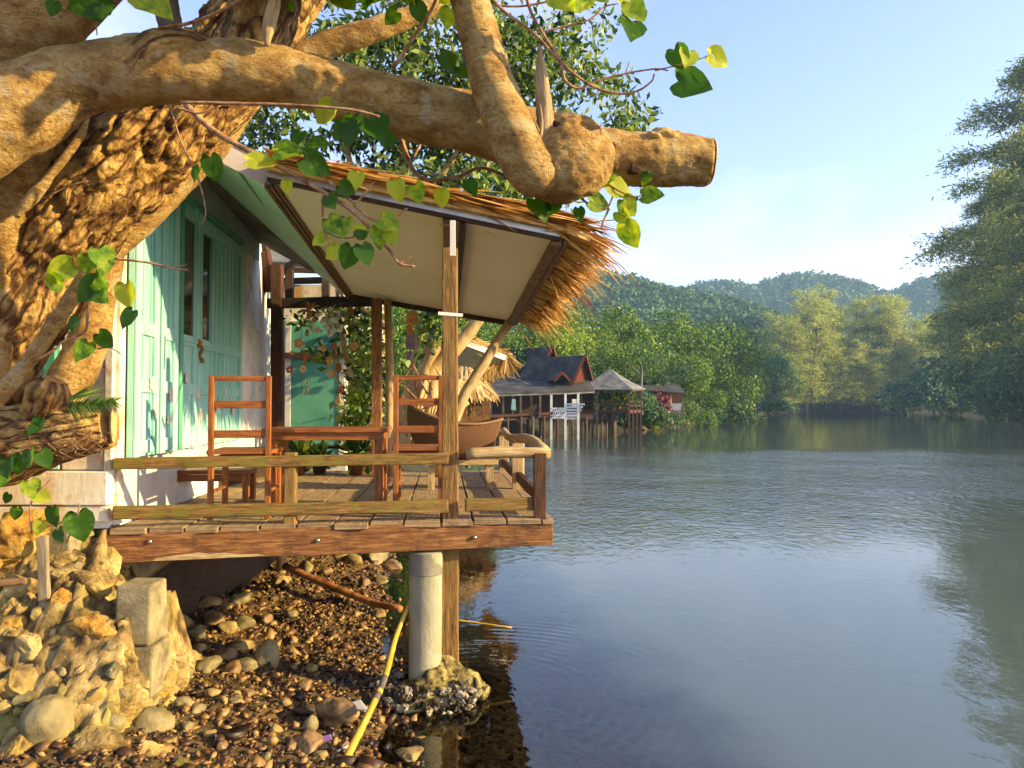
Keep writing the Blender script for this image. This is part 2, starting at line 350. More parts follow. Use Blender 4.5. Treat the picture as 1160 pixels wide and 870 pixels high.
m_trunkfar = mat('grey_brown_trunk', [(.07, .05, .035), (.16, .12, .085)], 2, rough=.9, bump=.3)
m_trunkpale = mat('pale_yellow_trunk', [(.22, .13, .05), (.40, .27, .11), (.52, .38, .18)], 5, stretch=(1, 1, .4), rough=.8, bump=.5)
m_concrete = mat('stained_concrete', [(.12, .09, .045), (.23, .19, .105), (.33, .28, .17)], 7, rough=.85, bump=.5, bscale=8, dirt=((.22, .20, .06), .7, 3, .5, .66))
m_stone = mat('ochre_boulder', [(.12, .075, .025), (.32, .22, .075), (.46, .35, .14)], 5, rough=.8, bump=.7, bscale=6, dirt=((.36, .24, .03), .6, 3, .5, .66), lich_or_shade=((.06, .036, .012), .75, 9, .53, .64))  # the dark second blotch layer paints crevice shade into the stone colour
m_stoneo = mat('orange_boulder', [(.14, .06, .012), (.46, .25, .04), (.58, .38, .10)], 8, rough=.85, bump=1.2, bscale=5)
m_stoneg = mat('smooth_olive_boulder', [(.10, .08, .035), (.20, .16, .07), (.28, .23, .11)], 4, rough=.6, bump=.4, bscale=8)
m_mortar = mat('crumbling_mortar', [(.07, .04, .014), (.27, .18, .065), (.46, .35, .15)], 6, rough=.9, bump=1.0, bscale=5, dirt=((.30, .25, .04), .7, 2.5, .48, .62), lich_or_shade=((.05, .03, .010), .8, 8, .52, .63))  # crevice darkness put into the mortar colour as dark blotches
m_pebble = mat('wet_brown_pebbles', [(.015, .007, .003), (.065, .026, .008), (.15, .072, .020), (.31, .19, .06)], 5, stops=[.2, .45, .68, .9], rough=.45, bump=.3, island=.9, spec=.4)
m_wetstone = mat('wet_brown_stone', [(.07, .04, .016), (.20, .12, .05), (.34, .23, .1)], 6, rough=.5, bump=.5, bscale=6)
m_oyster = mat('oyster_shell', [(.04, .028, .013), (.14, .105, .06), (.34, .28, .19)], 14, rough=.6, bump=.4, island=.8)
m_bamboo = mat('yellow_bamboo', [(.36, .19, .015), (.52, .31, .03), (.60, .40, .07)], 6, 'UV', (1, 6, 1), rough=.4, bump=.15)
m_bamdark = mat('grey_bamboo_stain', [(.05, .045, .04), (.12, .1, .08)], 12, rough=.6)
m_rust = mat('rusty_brown_pole', [(.10, .03, .01), (.28, .10, .025), (.4, .18, .05)], 10, rough=.8, bump=.5)
m_basket = mat('brown_wicker', [(.035, .013, .005), (.11, .045, .016), (.22, .10, .035)], 60, 'UV', (1, 1, 1), rough=.6, bump=.6, bscale=1)
m_slate = mat('grey_roof_sheet', [(.026, .026, .027), (.046, .045, .044), (.078, .074, .070)], 1.2, rough=.8, bump=.3, bscale=8)
m_slatel = mat('pale_grey_shingle', [(.07, .07, .07), (.14, .14, .135), (.23, .225, .215)], 2, rough=.8, bump=.4, bscale=6)
m_red = mat('orange_red_timber', [(.09, .02, .008), (.15, .035, .012)], 2, rough=.7)
m_bwhite = mat('white_rail_paint', [(.55, .53, .49), (.72, .7, .65)], 3, rough=.6, bump=.1)
m_bougain = mat('magenta_bracts', [(.06, .01, .018), (.15, .022, .045), (.24, .045, .08)], 2, rough=.6, bump=0, island=.7, trans=.2)
m_cloth = mat('pale_teal_cloth', [(.2, .38, .36), (.3, .48, .46)], 4, rough=.9, bump=.2)
m_terra = mat('terracotta_pot', [(.22, .07, .03), (.32, .12, .05)], 6, rough=.8)
m_shell = mat('white_shell_pieces', [(.5, .45, .38), (.75, .7, .6)], 12, rough=.5, bump=.2, island=.6)
m_orn = mat('orange_wooden_ornament', [(.32, .11, .02), (.5, .22, .05), (.6, .36, .14)], 10, rough=.6, bump=.2, island=.8)
m_purple = mat('purple_painted_wood', [(.16, .10, .16), (.26, .18, .24)], 8, rough=.7)
m_plast = mat('white_plastic', [(.6, .58, .54), (.75, .73, .7)], 8, rough=.4, bump=0)
m_violet = mat('violet_plastic', [(.3, .16, .45), (.42, .26, .55)], 8, rough=.4, bump=0)
m_string = mat('grey_string', [(.1, .08, .06), (.2, .17, .13)], 20, rough=.9, bump=0)
# ================================================================== SETTING
LAG = np.array([(.3, -60), (-.15, 2.5), (-.70, 4), (-.80, 5), (-1.15, 6.5), (-1.55, 9), (-2, 13), (-2.3, 22), (-2.6, 34), (-1, 44), (3, 52), (8.0, 57), (13, 64), (17.5, 74),
                (20.5, 88), (26, 102), (34, 118), (60, 180), (72, 214), (90, 236), (125, 236), (112, 196), (95, 163), (79, 126), (69, 102), (72, 84), (100, 60), (150, 38), (300, -60)], float)
def lag_sd(x, y):
    """signed distance to the shore, positive on land"""
    x = np.asarray(x, float); y = np.asarray(y, float); best = np.full(x.shape, 1e9); ins = np.zeros(x.shape, bool); n = len(LAG)
    for i in range(n):
        (x0, y0), (x1, y1) = LAG[i], LAG[(i+1) % n]
        dx, dy = x1-x0, y1-y0; t = np.clip(((x-x0)*dx+(y-y0)*dy)/(dx*dx+dy*dy), 0, 1)
        best = np.minimum(best, np.hypot(x-x0-t*dx, y-y0-t*dy))
        c = ((y0 > y) != (y1 > y)); xi = x0+(y-y0)/(dy if dy else 1e-9)*dx; ins ^= c & (x < xi)
    return np.where(ins, -best, best)
def gz(x, y):
    """ground height"""
    s = lag_sd(x, y); x = np.asarray(x, float); y = np.asarray(y, float)
    near = np.clip((9.2-y)/.8, 0, 1)*np.clip((x+9)/2, 0, 1)
    beach = np.minimum(.02+.13*s, .75)
    bank = np.minimum(.05+.55*s, .95)+np.clip(s-4, 0, 60)*.02+np.clip(s-90, 0, 400)*.02
    land = near*beach+(1-near)*bank
    sea = -np.minimum(.17*-s, .5+.04*-s).clip(0, 2.2)
    return np.where(s > 0, land, sea)
def axis(lo, hi, a, b, st, g):
    """coordinates, fine (st) between a and b, growing by g outside"""
    c = list(np.arange(a, b+1e-6, st)); d = st
    while c[-1] < hi: d *= g; c.append(min(hi, c[-1]+d))
    d = st
    while c[0] > lo: d *= g; c.insert(0, max(lo, c[0]-d))
    return np.array(c)
gx = axis(-2500, 2500, -4.4, 1.6, .055, 1.07); gy = axis(-300, 3000, 3.2, 10.5, .06, 1.07)
GX, GY = np.meshgrid(gx, gy); Z = gz(GX, GY)
Vg = np.stack([GX.ravel(), GY.ravel(), Z.ravel()], 1)
for i in range(len(Vg)):
    x, y, z = Vg[i]
    if -6 < x < 3 and 2 < y < 13:
        q = Vector((x, y, 0)); Vg[i, 2] = z+.05*noise.noise(q*1.7)+.03*noise.noise(q*5)+.012*noise.noise(q*15)
    elif abs(x) < 200 and y < 260 and z > 0: Vg[i, 2] = z+.25*noise.noise(Vector((x, y, 0))*.4)
nx = len(gx); ny = len(gy); I = np.arange(nx*ny).reshape(ny, nx)
Fg = np.stack([I[:-1, :-1], I[:-1, 1:], I[1:, 1:], I[1:, :-1]], -1).reshape(-1, 4)
# soil: pebbly brown by the bank, silt further out
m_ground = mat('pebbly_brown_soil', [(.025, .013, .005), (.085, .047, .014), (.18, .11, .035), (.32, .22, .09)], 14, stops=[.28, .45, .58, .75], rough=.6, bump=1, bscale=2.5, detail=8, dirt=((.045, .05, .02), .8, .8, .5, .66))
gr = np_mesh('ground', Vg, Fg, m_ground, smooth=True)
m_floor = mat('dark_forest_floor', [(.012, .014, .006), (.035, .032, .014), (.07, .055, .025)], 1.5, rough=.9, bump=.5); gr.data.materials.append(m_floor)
m_bed = mat('yellow_brown_gravel_bed', [(.07, .035, .010), (.34, .20, .06), (.56, .38, .14), (.70, .56, .30)], 16, stops=[.32, .45, .56, .72], rough=.8, bump=1, bscale=2.5, detail=8); gr.data.materials.append(m_bed)
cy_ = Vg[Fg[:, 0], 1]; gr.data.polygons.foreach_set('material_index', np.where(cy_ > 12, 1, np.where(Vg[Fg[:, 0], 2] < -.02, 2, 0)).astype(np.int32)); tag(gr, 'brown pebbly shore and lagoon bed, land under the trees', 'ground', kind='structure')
# ---- water
def water_mat():
    m = bpy.data.materials.new('lagoon_water'); m.use_nodes = True; t = m.node_tree; t.nodes.clear(); K = t.links.new
    out = N(t, 'ShaderNodeOutputMaterial'); g = N(t, 'ShaderNodeNewGeometry'); sep = N(t, 'ShaderNodeSeparateXYZ'); K(g.outputs['Position'], sep.inputs[0])
    def ripple(sc, st, det=3, dist=0):
        mp = N(t, 'ShaderNodeMapping'); mp.inputs['Scale'].default_value = st; K(g.outputs['Position'], mp.inputs[0])
        z = N(t, 'ShaderNodeTexNoise'); z.inputs['Scale'].default_value = sc; z.inputs['Detail'].default_value = det; z.inputs['Distortion'].default_value = dist
        K(mp.outputs[0], z.inputs['Vector']); return z.outputs['Fac']
    def math_(op, a, b=None, c=None):
        n = N(t, 'ShaderNodeMath', operation=op)
        for i, v in enumerate((a, b, c)):
            if v is None: continue
            if isinstance(v, (int, float)): n.inputs[i].default_value = v
            else: K(v, n.inputs[i])
        return n.outputs[0]
    def smooth(v, a, b, lo=0., hi=1.):
        n = N(t, 'ShaderNodeMapRange', interpolation_type='SMOOTHSTEP'); K(v, n.inputs[0])
        for i, q in enumerate((a, b, lo, hi)): n.inputs[1+i].default_value = q
        return n.outputs[0]
    x, y = sep.outputs[0], sep.outputs[1]
    # a light breeze ruffles the water between about 14 and 45 m out, with ragged borders
    wob = math_('MULTIPLY_ADD', ripple(.12, (1, .5, 1), 3), 10., -5.)
    yy = math_('ADD', y, wob)
    band = math_('MULTIPLY', smooth(yy, 9, 17), smooth(yy, 36, 28))
    patch = smooth(ripple(.5, (.6, .5, 1), 3), .40, .60, .45, 1.)
    band = math_('MULTIPLY', band, patch)
    amp = math_('MULTIPLY_ADD', band, .80, .025)
    h1 = ripple(4.6, (1.5, 1.0, 1), 3, .5); h2 = ripple(1.5, (1.3, .9, 1), 2); h = math_('MULTIPLY_ADD', h2, .5, h1)
    h = math_('MULTIPLY', h, amp)
    # faint rings running out from the post
    dx = math_('ADD', x, .25); dy = math_('ADD', y, -5.05); rr = math_('SQRT', math_('ADD', math_('MULTIPLY', dx, dx), math_('MULTIPLY', dy, dy)))
    ring = math_('MULTIPLY', math_('SINE', math_('MULTIPLY', rr, 62.)), math_('MULTIPLY', smooth(rr, .5, .9), smooth(rr, 2.2, 1.2)))
    ring = math_('MULTIPLY', ring, smooth(ripple(1.2, (1, 1, 1), 2), .45, .62))
    h = math_('MULTIPLY_ADD', ring, .008, h)
    bp = N(t, 'ShaderNodeBump'); bp.inputs['Strength'].default_value = 1; bp.inputs['Distance'].default_value = .085; K(h, bp.inputs['Height'])
    fr = N(t, 'ShaderNodeFresnel'); fr.inputs['IOR'].default_value = 1.72; K(bp.outputs[0], fr.inputs['Normal'])
    gl = N(t, 'ShaderNodeBsdfGlossy'); gl.inputs['Roughness'].default_value = .02; K(bp.outputs[0], gl.inputs['Normal'])
    tr = N(t, 'ShaderNodeBsdfTransparent'); tr.inputs['Color'].default_value = (.94, .84, .60, 1)
    df = N(t, 'ShaderNodeBsdfDiffuse')
    rpm = N(t, 'ShaderNodeValToRGB'); rpm.color_ramp.elements[0].color = (.078, .104, .096, 1); rpm.color_ramp.elements[1].color = (.098, .126, .116, 1)
    K(ripple(.25, (1, 1, 1), 3), rpm.inputs[0]); K(rpm.outputs[0], df.inputs['Color'])
    sh = math_('MULTIPLY_ADD', y, .2, x); sh = math_('MULTIPLY_ADD', ripple(1.3, (1, 1, 1), 5), 1.0, sh)   # distance out from the shore: turbid where deep
    murk = smooth(sh, 1.9, 3.1, .0, .95)
    under = N(t, 'ShaderNodeMixShader'); K(murk, under.inputs[0]); K(tr.outputs[0], under.inputs[1]); K(df.outputs[0], under.inputs[2])
    fin = N(t, 'ShaderNodeMixShader'); K(fr.outputs[0], fin.inputs[0]); K(under.outputs[0], fin.inputs[1]); K(gl.outputs[0], fin.inputs[2])
    K(fin.outputs[0], out.inputs[0]); return m
wx = np.linspace(-6, 320, 60); wy = np.linspace(-70, 250, 60); WX, WY = np.meshgrid(wx, wy); I = np.arange(3600).reshape(60, 60)
wt = np_mesh('water', np.stack([WX.ravel(), WY.ravel(), WX.ravel()*0], 1), np.stack([I[:-1, :-1], I[:-1, 1:], I[1:, 1:], I[1:, :-1]], -1).reshape(-1, 4), water_mat())
tag(wt, 'calm lagoon water reflecting the sky, rippled further out', 'water', kind='structure')
# ---- hills
def hill(name, D, crest, wid, label, seed, mats, ntuft, tsz):
    xs = np.array([P(a, b, D).x for a, b in crest]); zs = np.array([P(a, b, D).z for a, b in crest])
    X = np.linspace(xs.min()-250, xs.max()+500, 260); Yv = np.linspace(D-wid, D+wid*1.2, 90); GX, GY = np.meshgrid(X, Yv)
    cz = np.interp(GX, xs, zs)
    t = np.clip(1-np.abs(GY-D)/wid, 0, 1); t = t*t*(3-2*t)*.6+t*.4
    def h(x, y, c, t):
        q = Vector((x, y, seed*40)); 
        return c*t*(1+.22*(1-t)*noise.noise(q*.012)*2)+(6*noise.noise(q*.03)+2.5*noise.noise(q*.09))*min(1, t*3)*(.4+.6*(1-t))
    Z = np.array([h(a, b, c, d) for a, b, c, d in zip(GX.ravel(), GY.ravel(), cz.ravel(), t.ravel())])
    I = np.arange(X.size*Yv.size).reshape(Yv.size, X.size)
    o = np_mesh(name, np.stack([GX.ravel(), GY.ravel(), Z-3], 1), np.stack([I[:-1, :-1], I[:-1, 1:], I[1:, 1:], I[1:, :-1]], -1).reshape(-1, 4), mats, smooth=True)
    tag(o, label, 'hill', kind='structure')
    rng = np.random.default_rng(seed); px = rng.uniform(xs.min()-60, xs.max()+60, ntuft); py = D-wid*rng.uniform(-.08, 1, ntuft)**1.0
    tt = np.clip(1-np.abs(py-D)/wid, 0, 1); tt = tt*tt*(3-2*tt)*.6+tt*.4; c = np.interp(px, xs, zs)
    pz = np.array([h(a, b, cc, d) for a, b, cc, d in zip(px, py, c, tt)])-3
    k = 26; r = rng.uniform(.6, 1.35, ntuft)*tsz; n = ntuft*k
    d = unit(rng.normal(size=(n, 3))+np.array([0, 0, .6])); cen = np.repeat(np.stack([px, py, pz+r*.5], 1), k, 0)+d*np.repeat(r, k)[:, None]*np.array([1, 1, .8])*rng.uniform(.7, 1.05, (n, 1))
    V, Fq = leaf_quads(rng, cen, rng.uniform(.35, .7, n)*np.repeat(r, k), .42, unit(rng.normal(size=(n, 3))+np.array([0, 0, -.3])), d*1.4)
    return V, Fq
hv = []; 
VA, FA = hill('near_hill', 420, [(380, 330), (480, 310), (560, 303), (620, 306), (650, 304), (690, 310), (720, 318), (750, 329), (800, 337), (840, 347), (866, 362), (900, 395), (960, 450), (1100, 458)], 170,
              'forested green hill behind the stilt houses', 3, m_hillleaf, 8500, 3.1)
VB, FB = hill('far_hill', 760, [(600, 345), (700, 338), (749, 330), (802, 323), (850, 325), (885, 316), (923, 312), (954, 318), (975, 325), (998, 336), (1022, 327), (1045, 319), (1100, 306), (1200, 300), (1400, 310)], 240,
              'bluish far ridge fading in the haze', 5, m_hillleaf, 7500, 5.2)
fo = np_mesh('hill_forest', np.concatenate([VA, VB]), np.concatenate([FA, FB+len(VA)]), m_hillleaf); tag(fo, 'dense forest canopy covering the far hills', 'forest', kind='stuff')
# ---- haze
def haze():
    mb = MB(); mb.box((-1200, -60, -3.6), (1600, 1150, 175))
    m = bpy.data.materials.new('pale_air'); m.use_nodes = True; t = m.node_tree; t.nodes.clear()
    o = N(t, 'ShaderNodeOutputMaterial'); v = N(t, 'ShaderNodeVolumePrincipled'); v.inputs['Color'].default_value = (.40, .66, 1, 1)
    v.inputs['Density'].default_value = HAZE; v.inputs['Anisotropy'].default_value = .2; t.links.new(v.outputs[0], o.inputs['Volume'])
    h = mb.build('haze', m); tag(h, 'thin pale blue haze in the air over the lagoon', 'haze', kind='stuff')
HAZE = .00048
haze()
# ================================================================== HOUSE, DECK, PORCH
DL = Vector((-2.49, 4.71, 0)); du = Vector((.987, .1616, 0)); dv = Vector((-.0906, .9959, 0)); DZ = 1.15
def D(s, t, z): return DL+du*s+dv*t+Vector((0, 0, z))
W0 = Vector((-2.49, 4.75, 0)); wv = Vector((-math.sin(R(5)), math.cos(R(5)), 0)); wn = Vector((math.cos(R(5)), math.sin(R(5)), 0))
def W(s, o, z): return W0+wv*s+wn*o+Vector((0, 0, z))
Zu = Vector((0, 0, 1))
# ---- timber house
hs = thing('timber_house', 'old teal and white timber house with folding doors opening onto the deck', 'house', (-3.2, 6.5, 1.05))
out = [(0, 1.14), (4.25, 1.14), (4.3, 2.4), (4.27, 2.8), (4.22, 3.1), (4.1, 3.4), (3.95, 3.62), (3.72, 3.78), (3.54, 3.87), (0, 3.87)]
mb = MB(); mb.slab([W(s, 0, z) for s, z in out], -.14, nrm=wn); mb.build('side_wall', m_plaster, hs)
mb = MB(); mb.slab([W(0, .006, 3.50), W(3.6, .006, 3.50), W(3.6, .006, 3.86), W(0, .006, 3.86)], .012, nrm=wn); mb.build('upper_wall_band', m_grey, hs)
# front wall (faces the camera), mostly behind the big tree
fx = Vector((1, .02, 0)); 
def Fp(x, o, z): return Vector((W0.x+x, W0.y+.02*x-o, z))
mb = MB(); mb.slab([Fp(-5, 0, 1.28), Fp(0, 0, 1.28), Fp(0, 0, 3.95), Fp(-5, 0, 4.6)], -.12, nrm=(0, -1, 0)); mb.build('front_wall', m_white, hs)
mb = MB()
z = 1.50
while z < 3.8:
    mb.beam(Fp(-.30, .012, z+.105), Fp(-.022, .012, z+.105), .022, .20, jit=.003, seg=3); z += .215
mb.build('pink_weatherboards', m_pink, hs, bevel=.003)
mb = MB(); mb.slab([Fp(-1.9, .01, 1.51), Fp(-.32, .01, 1.51), Fp(-.32, .01, 3.9), Fp(-1.9, .01, 3.9)], .02, nrm=(0, -1, 0))
sh = mb.build('front_shutter', m_teal, hs)
mb = MB()
for x in (-1.86, -1.35, -.86, -.37): mb.beam(Fp(x, .045, 1.52), Fp(x, .045, 3.85), .07, .03, up=(0, 1, 0))
for zz in (1.56, 2.2, 2.32, 3.0, 3.12): mb.beam(Fp(-1.82, .042, zz), Fp(-.4, .042, zz), .024, .06)
mb.build('shutter_frame', m_teal2, sh, bevel=.004)
mb = MB(); mb.beam(Fp(-5, .035, 1.395), Fp(.0, .035, 1.395), .07, .205, jit=.006); mb.build('baseboard', m_white, hs, bevel=.006)
mb = MB(); mb.beam(Fp(-5, .0, 1.235), Fp(-.0, .0, 1.235), .12, .095, jit=.008); mb.build('sill_beam', m_white, hs, bevel=.008)
mb = MB(); mb.beam(Fp(-.01, .025, 1.29), Fp(-.01, .025, 3.9), .045, .045, up=(0, 1, 0), jit=.002); mb.beam(W(.05, .015, 1.16), W(.05, .015, 3.86), .03, .085, up=wv); mb.build('corner_board', m_white, hs, bevel=.004)
mb = MB(); mb.beam(Fp(-.24, .12, .95), Fp(-.24, .12, 1.19), .26, .26, up=(0, 1, 0), jit=.012, seg=4); mb.build('foundation_pier', m_concrete, hs, bevel=.012)
mb = MB(); mb.slab([W(.1, .004, 1.16), W(2.9, .004, 1.16), W(2.9, .004, 1.54), W(.1, .004, 1.56)], .014, nrm=wn); mb.build('skirting_board', m_bwhite, hs)
mb = MB(); mb.box((-7.4, 4.85, 1.13), (-2.66, 9.0, 1.27)); mb.build('floor', m_dark, hs)
mb = MB(); mb.box((-7.4, 8.86, 1.27), (-3.0, 8.98, 4.9)); mb.build('rear_wall', m_white, hs)
mb = MB(); mb.box((-7.5, 4.7, 1.27), (-7.4, 9.0, 4.9)); mb.build('far_side_wall', m_white, hs)
mb = MB(); mb.box((-2.75, 5.0, -.3), (-2.6, 9.0, 1.12)); mb.box((-3.05, 8.9, -.3), (-2.0, 9.05, 1.0)); mb.build('dark_backing_wall', m_dark, hs)  # dark wall added so the space under the deck stays dark
# folding doors
def door(s0, s1, z0, z1, o, panes=(), panels=(), th=.04):
    mb = MB(); mb.slab([W(s0, o, z0), W(s1, o, z0), W(s1, o, z1), W(s0, o, z1)], th, nrm=wn); d = mb.build('door_leaf', m_teal, hs, bevel=.004)
    mb = MB()
    for a, b in ((s0, s0+.09), (s1-.09, s1)): mb.slab([W(a, o+th+.001, z0), W(b, o+th+.001, z0), W(b, o+th+.001, z1), W(a, o+th+.001, z1)], .016, nrm=wn)
    for zz in (z0+.02, z0+.42, z0+.80, z1-.12): mb.slab([W(s0+.09, o+th+.002, zz), W(s1-.09, o+th+.002, zz), W(s1-.09, o+th+.002, zz+.085), W(s0+.09, o+th+.002, zz+.085)], .014, nrm=wn)
    mb.build('door_frame', m_teal, d, bevel=.003)
    n = max(2, int((s1-s0)/.12)); mb = MB()
    for i in range(1, n):
        s = s0+(s1-s0)*i/n
        if any(a-.02 < s < b+.02 for a, b, _, _ in panes): continue
        mb.slab([W(s-.008, o+th+.0005, z0+.1), W(s+.008, o+th+.0005, z0+.1), W(s+.008, o+th+.0005, z1-.1), W(s-.008, o+th+.0005, z1-.1)], .007, nrm=wn)
    if mb.v: mb.build('door_batten', m_teal, d)
    for a, b, c, e in panes:
        mb = MB(); mb.slab([W(a, o+th+.002, c), W(b, o+th+.002, c), W(b, o+th+.002, e), W(a, o+th+.002, e)], .004, nrm=wn); wp = mb.build('window_pane', m_glass, d)
        mb = MB()
        for q0, q1 in (((a-.03, c-.03), (b+.03, c)), ((a-.03, e), (b+.03, e+.03)), ((a-.03, c), (a, e)), ((b, c), (b+.03, e))):
            mb.slab([W(q0[0], o+th+.003, q0[1]), W(q1[0], o+th+.003, q0[1]), W(q1[0], o+th+.003, q1[1]), W(q0[0], o+th+.003, q1[1])], .026, nrm=wn)
        mb.build('pane_frame', m_teal, d, bevel=.002)
    return d
d1 = door(.10, .50, 1.57, 3.50, .035); d2 = door(.52, .86, 1.57, 3.50, .04)
d3 = door(.98, 1.40, 1.57, 3.50, .004, panes=[(1.03, 1.345, 2.43, 3.36)])
d4 = door(1.42, 2.76, 1.57, 3.49, .004, panes=[(1.475, 1.73, 2.43, 3.34)])
mb = MB(); mb.beam(W(.92, .05, 1.57), W(.92, .05, 3.5), .10, .07, up=wv); mb.beam(W(.1, .03, 3.53), W(2.8, .03, 3.53), .06, .06); mb.build('door_jamb', m_teal2, hs, bevel=.004)
mb = MB()
for k in range(9): mb.rock(W(1.44, .075+.012*math.sin(k), 2.39-.016*k), (.016, .016, .016), seed=k, sub=1)
mb.rock(W(1.40, .07, 2.41), (.03, .03, .035), seed=2, sub=2); mb.build('door_handle', m_rust, d3)
fl = [(.36, 2.05, .09), (.72, 1.98, .10), (.68, 1.80, .07), (.42, 1.86, .05), (1.15, 2.12, .08), (1.42, 2.0, .08), (1.5, 1.82, .10), (2.2, 2.03, .07), (2.45, 1.86, .08), (1.95, 1.88, .06)]
for s, zz, r in fl:
    o = .062 if s > .95 else .098
    pts = [W(s+r*(.62+.38*abs(math.cos(2.5*a)))*math.cos(a)*.6, o, zz+r*(.62+.38*abs(math.cos(2.5*a)))*math.sin(a)*.6) for a in [i*math.pi/15 for i in range(30)]]
    mb = MB(); mb.slab(pts, .002, nrm=wn); mb.build('painted_flower', m_flower, hs)
# roof and soffit: eave runs along the wall, 0.9 m out
def E(s, zo=0): return W(s, .9, 3.41-.068*s+zo)
ra, rb = .12, 3.55
mb = MB(); mb.slab([W(ra, -.01, 3.895), W(rb, -.01, 3.865), E(rb), E(ra)], .012, nrm=(.4, 0, .9)); sf = mb.build('soffit', m_soffit, hs)
mb = MB()
for f in (.36, .7):
    a = W(ra, -.01, 3.893).lerp(E(ra, -.002), f); b = W(rb, -.01, 3.863).lerp(E(rb, -.002), f); mb.beam(a, b, .014, .008)
mb.build('soffit_seam', m_teal2, sf)
mb = MB(); mb.slab([W(ra-.1, -5.2, 6.5), W(rb+.3, -5.2, 6.47), E(rb+.02, .06), E(ra-.03, .06)], .03, nrm=(.43, 0, .9)); mb.build('roof_sheet', m_slatel, hs)
mb = MB(); mb.slab([W(ra-.10, -3.0, 5.28), E(ra-.04, -.07), E(ra-.04, .065), W(ra-.10, -3.0, 5.41)], .03, nrm=(0, 1, 0)); mb.build('bargeboard', m_pink, hs)
mb = MB(); mb.beam(E(ra-.04, .02)+wn*.02, E(rb+.25, .02)+wn*.02, .025, .12); mb.build('fascia_board', m_bwhite, hs)
# ---- deck
dk = thing('wooden_deck', 'weathered plank deck on a thick brown edge beam over the shore', 'deck', D(1.4, 1.7, .95))
mb = MB(); mb.beam(D(-.03, -.035, 1.03), D(2.79, -.035, 1.055), .075, .175, jit=.007); mb.build('edge_beam', m_beam, dk, bevel=.006)
mb = MB(); mb.slab([D(x, -.0755, z) for x, z in ((.28, .951), (.95, .962), (.90, .975), (.78, .978), (.70, .99), (.62, .984), (.55, .995), (.45, .985), (.36, .975), (.30, .965))], .003, nrm=(0, -1, 0)); mb.build('pale_scrape', m_pale, dk)
mb = MB()
for s, zz in ((.27, 1.07), (1.27, 1.05), (2.27, 1.04)): mb.lathe([(0, 0), (.013, 0), (.013, .012), (.006, .016), (0, .016)], D(s, -.074, zz), 10, Matrix.Rotation(math.pi/2, 3, 'X'))
mb.build('bolt', m_bolt, dk, smooth=True)
s = .03; i = 0
while s < 2.72:
    wd = random.uniform(.20, .25); wd = min(wd, 2.80-s)
    for (t0, t1) in ((-.075+random.uniform(-.02, .02), 1.55+random.uniform(-.3, .3)), (None, 3.75)):
        if t0 is None: t0 = last+.01
        last = t1; mb = MB(); tz = random.uniform(-.005, .004)
        mb.beam(D(s+wd/2, t0, DZ-.016+tz), D(s+wd/2, t1, DZ-.016+tz), wd-.012, .034, jit=.004); mb.build('plank', m_deckw, dk, bevel=.004)
    s += wd
mb = MB()
for t in (.75, 1.6, 2.5, 3.4): mb.beam(D(-.02, t, 1.06), D(2.75, t, 1.06), .07, .12)
mb.build('joist', m_dark, dk)
for s_, t_ in ((.35, 3.35),):
    mb = MB(); mb.tube([D(s_, t_, -.4), D(s_, t_, 1.0)], [.05], 10); mb.build('stilt', m_trunkpale, dk, smooth=True)
# ---- railing
rl = thing('deck_railing', 'low mossy timber railing of two rails round the deck edge', 'railing', D(1.4, 0, DZ))
ps = 2.155                         # where the roof post stands along the front
mb = MB(); mb.beam(D(.03, -.02, 1.545), D(ps-.06, -.02, 1.552), .045, .072, jit=.009); mb.build('top_rail', m_mossrail, rl, bevel=.008)
mb = MB(); mb.beam(D(.03, -.02, 1.243), D(ps-.06, -.02, 1.243), .045, .08, jit=.009); mb.build('lower_rail', m_mossrail, rl, bevel=.008)
mb = MB(); mb.tube([D(ps+.06, -.02, 1.582), D(2.45, -.02, 1.592), D(2.78, -.02, 1.58)], [.036, .04, .035], 12, disp=lambda u, a, r, p: .004*noise.noise(p*14)); mb.build('top_rail', m_pale, rl, smooth=True)
mb = MB(); mb.beam(D(ps+.05, -.02, 1.245), D(2.70, -.02, 1.245), .05, .085, jit=.009); mb.build('lower_rail', m_mossrail, rl, bevel=.008)
mb = MB(); mb.beam(D(2.71, -.03, 1.12), D(2.71, -.03, 1.585), .085, .075, up=(0, 1, 0), jit=.006); mb.build('rail_post', m_darkred, rl, bevel=.006)
mb = MB(); mb.beam(D(1.085, -.0, 1.13), D(1.085, -.0, 1.60), .075, .06, up=(0, 1, 0), jit=.008); mb.build('rail_post', m_post, rl, bevel=.006)
mb = MB(); mb.tube([D(2.74, 0, 1.60), D(2.76, 1.0, 1.63), D(2.70, 2.1, 1.60), D(2.74, 3.4, 1.62)], [.038, .042, .036, .04], 12, disp=lambda u, a, r, p: .006*noise.noise(p*10)); mb.build('side_top_rail', m_pale, rl, smooth=True)
mb = MB(); mb.beam(D(2.74, .05, 1.26), D(2.74, 3.4, 1.27), .05, .085, jit=.01); mb.build('side_lower_rail', m_darkred, rl, bevel=.008)
for t in (1.75, 3.4):
    mb = MB(); mb.beam(D(2.74, t, 1.1), D(2.74, t, 1.62), .11, .09, up=(0, 1, 0), jit=.01); mb.build('rail_post', m_pale, rl, bevel=.008)
mb = MB(); mb.beam(D(2.05, 3.5, 1.58), D(2.72, 3.5, 1.60), .06, .07, jit=.01); mb.beam(D(2.05, 3.5, 1.3), D(2.72, 3.5, 1.3), .05, .08, jit=.01); mb.build('back_rail', m_pale, rl, bevel=.008)
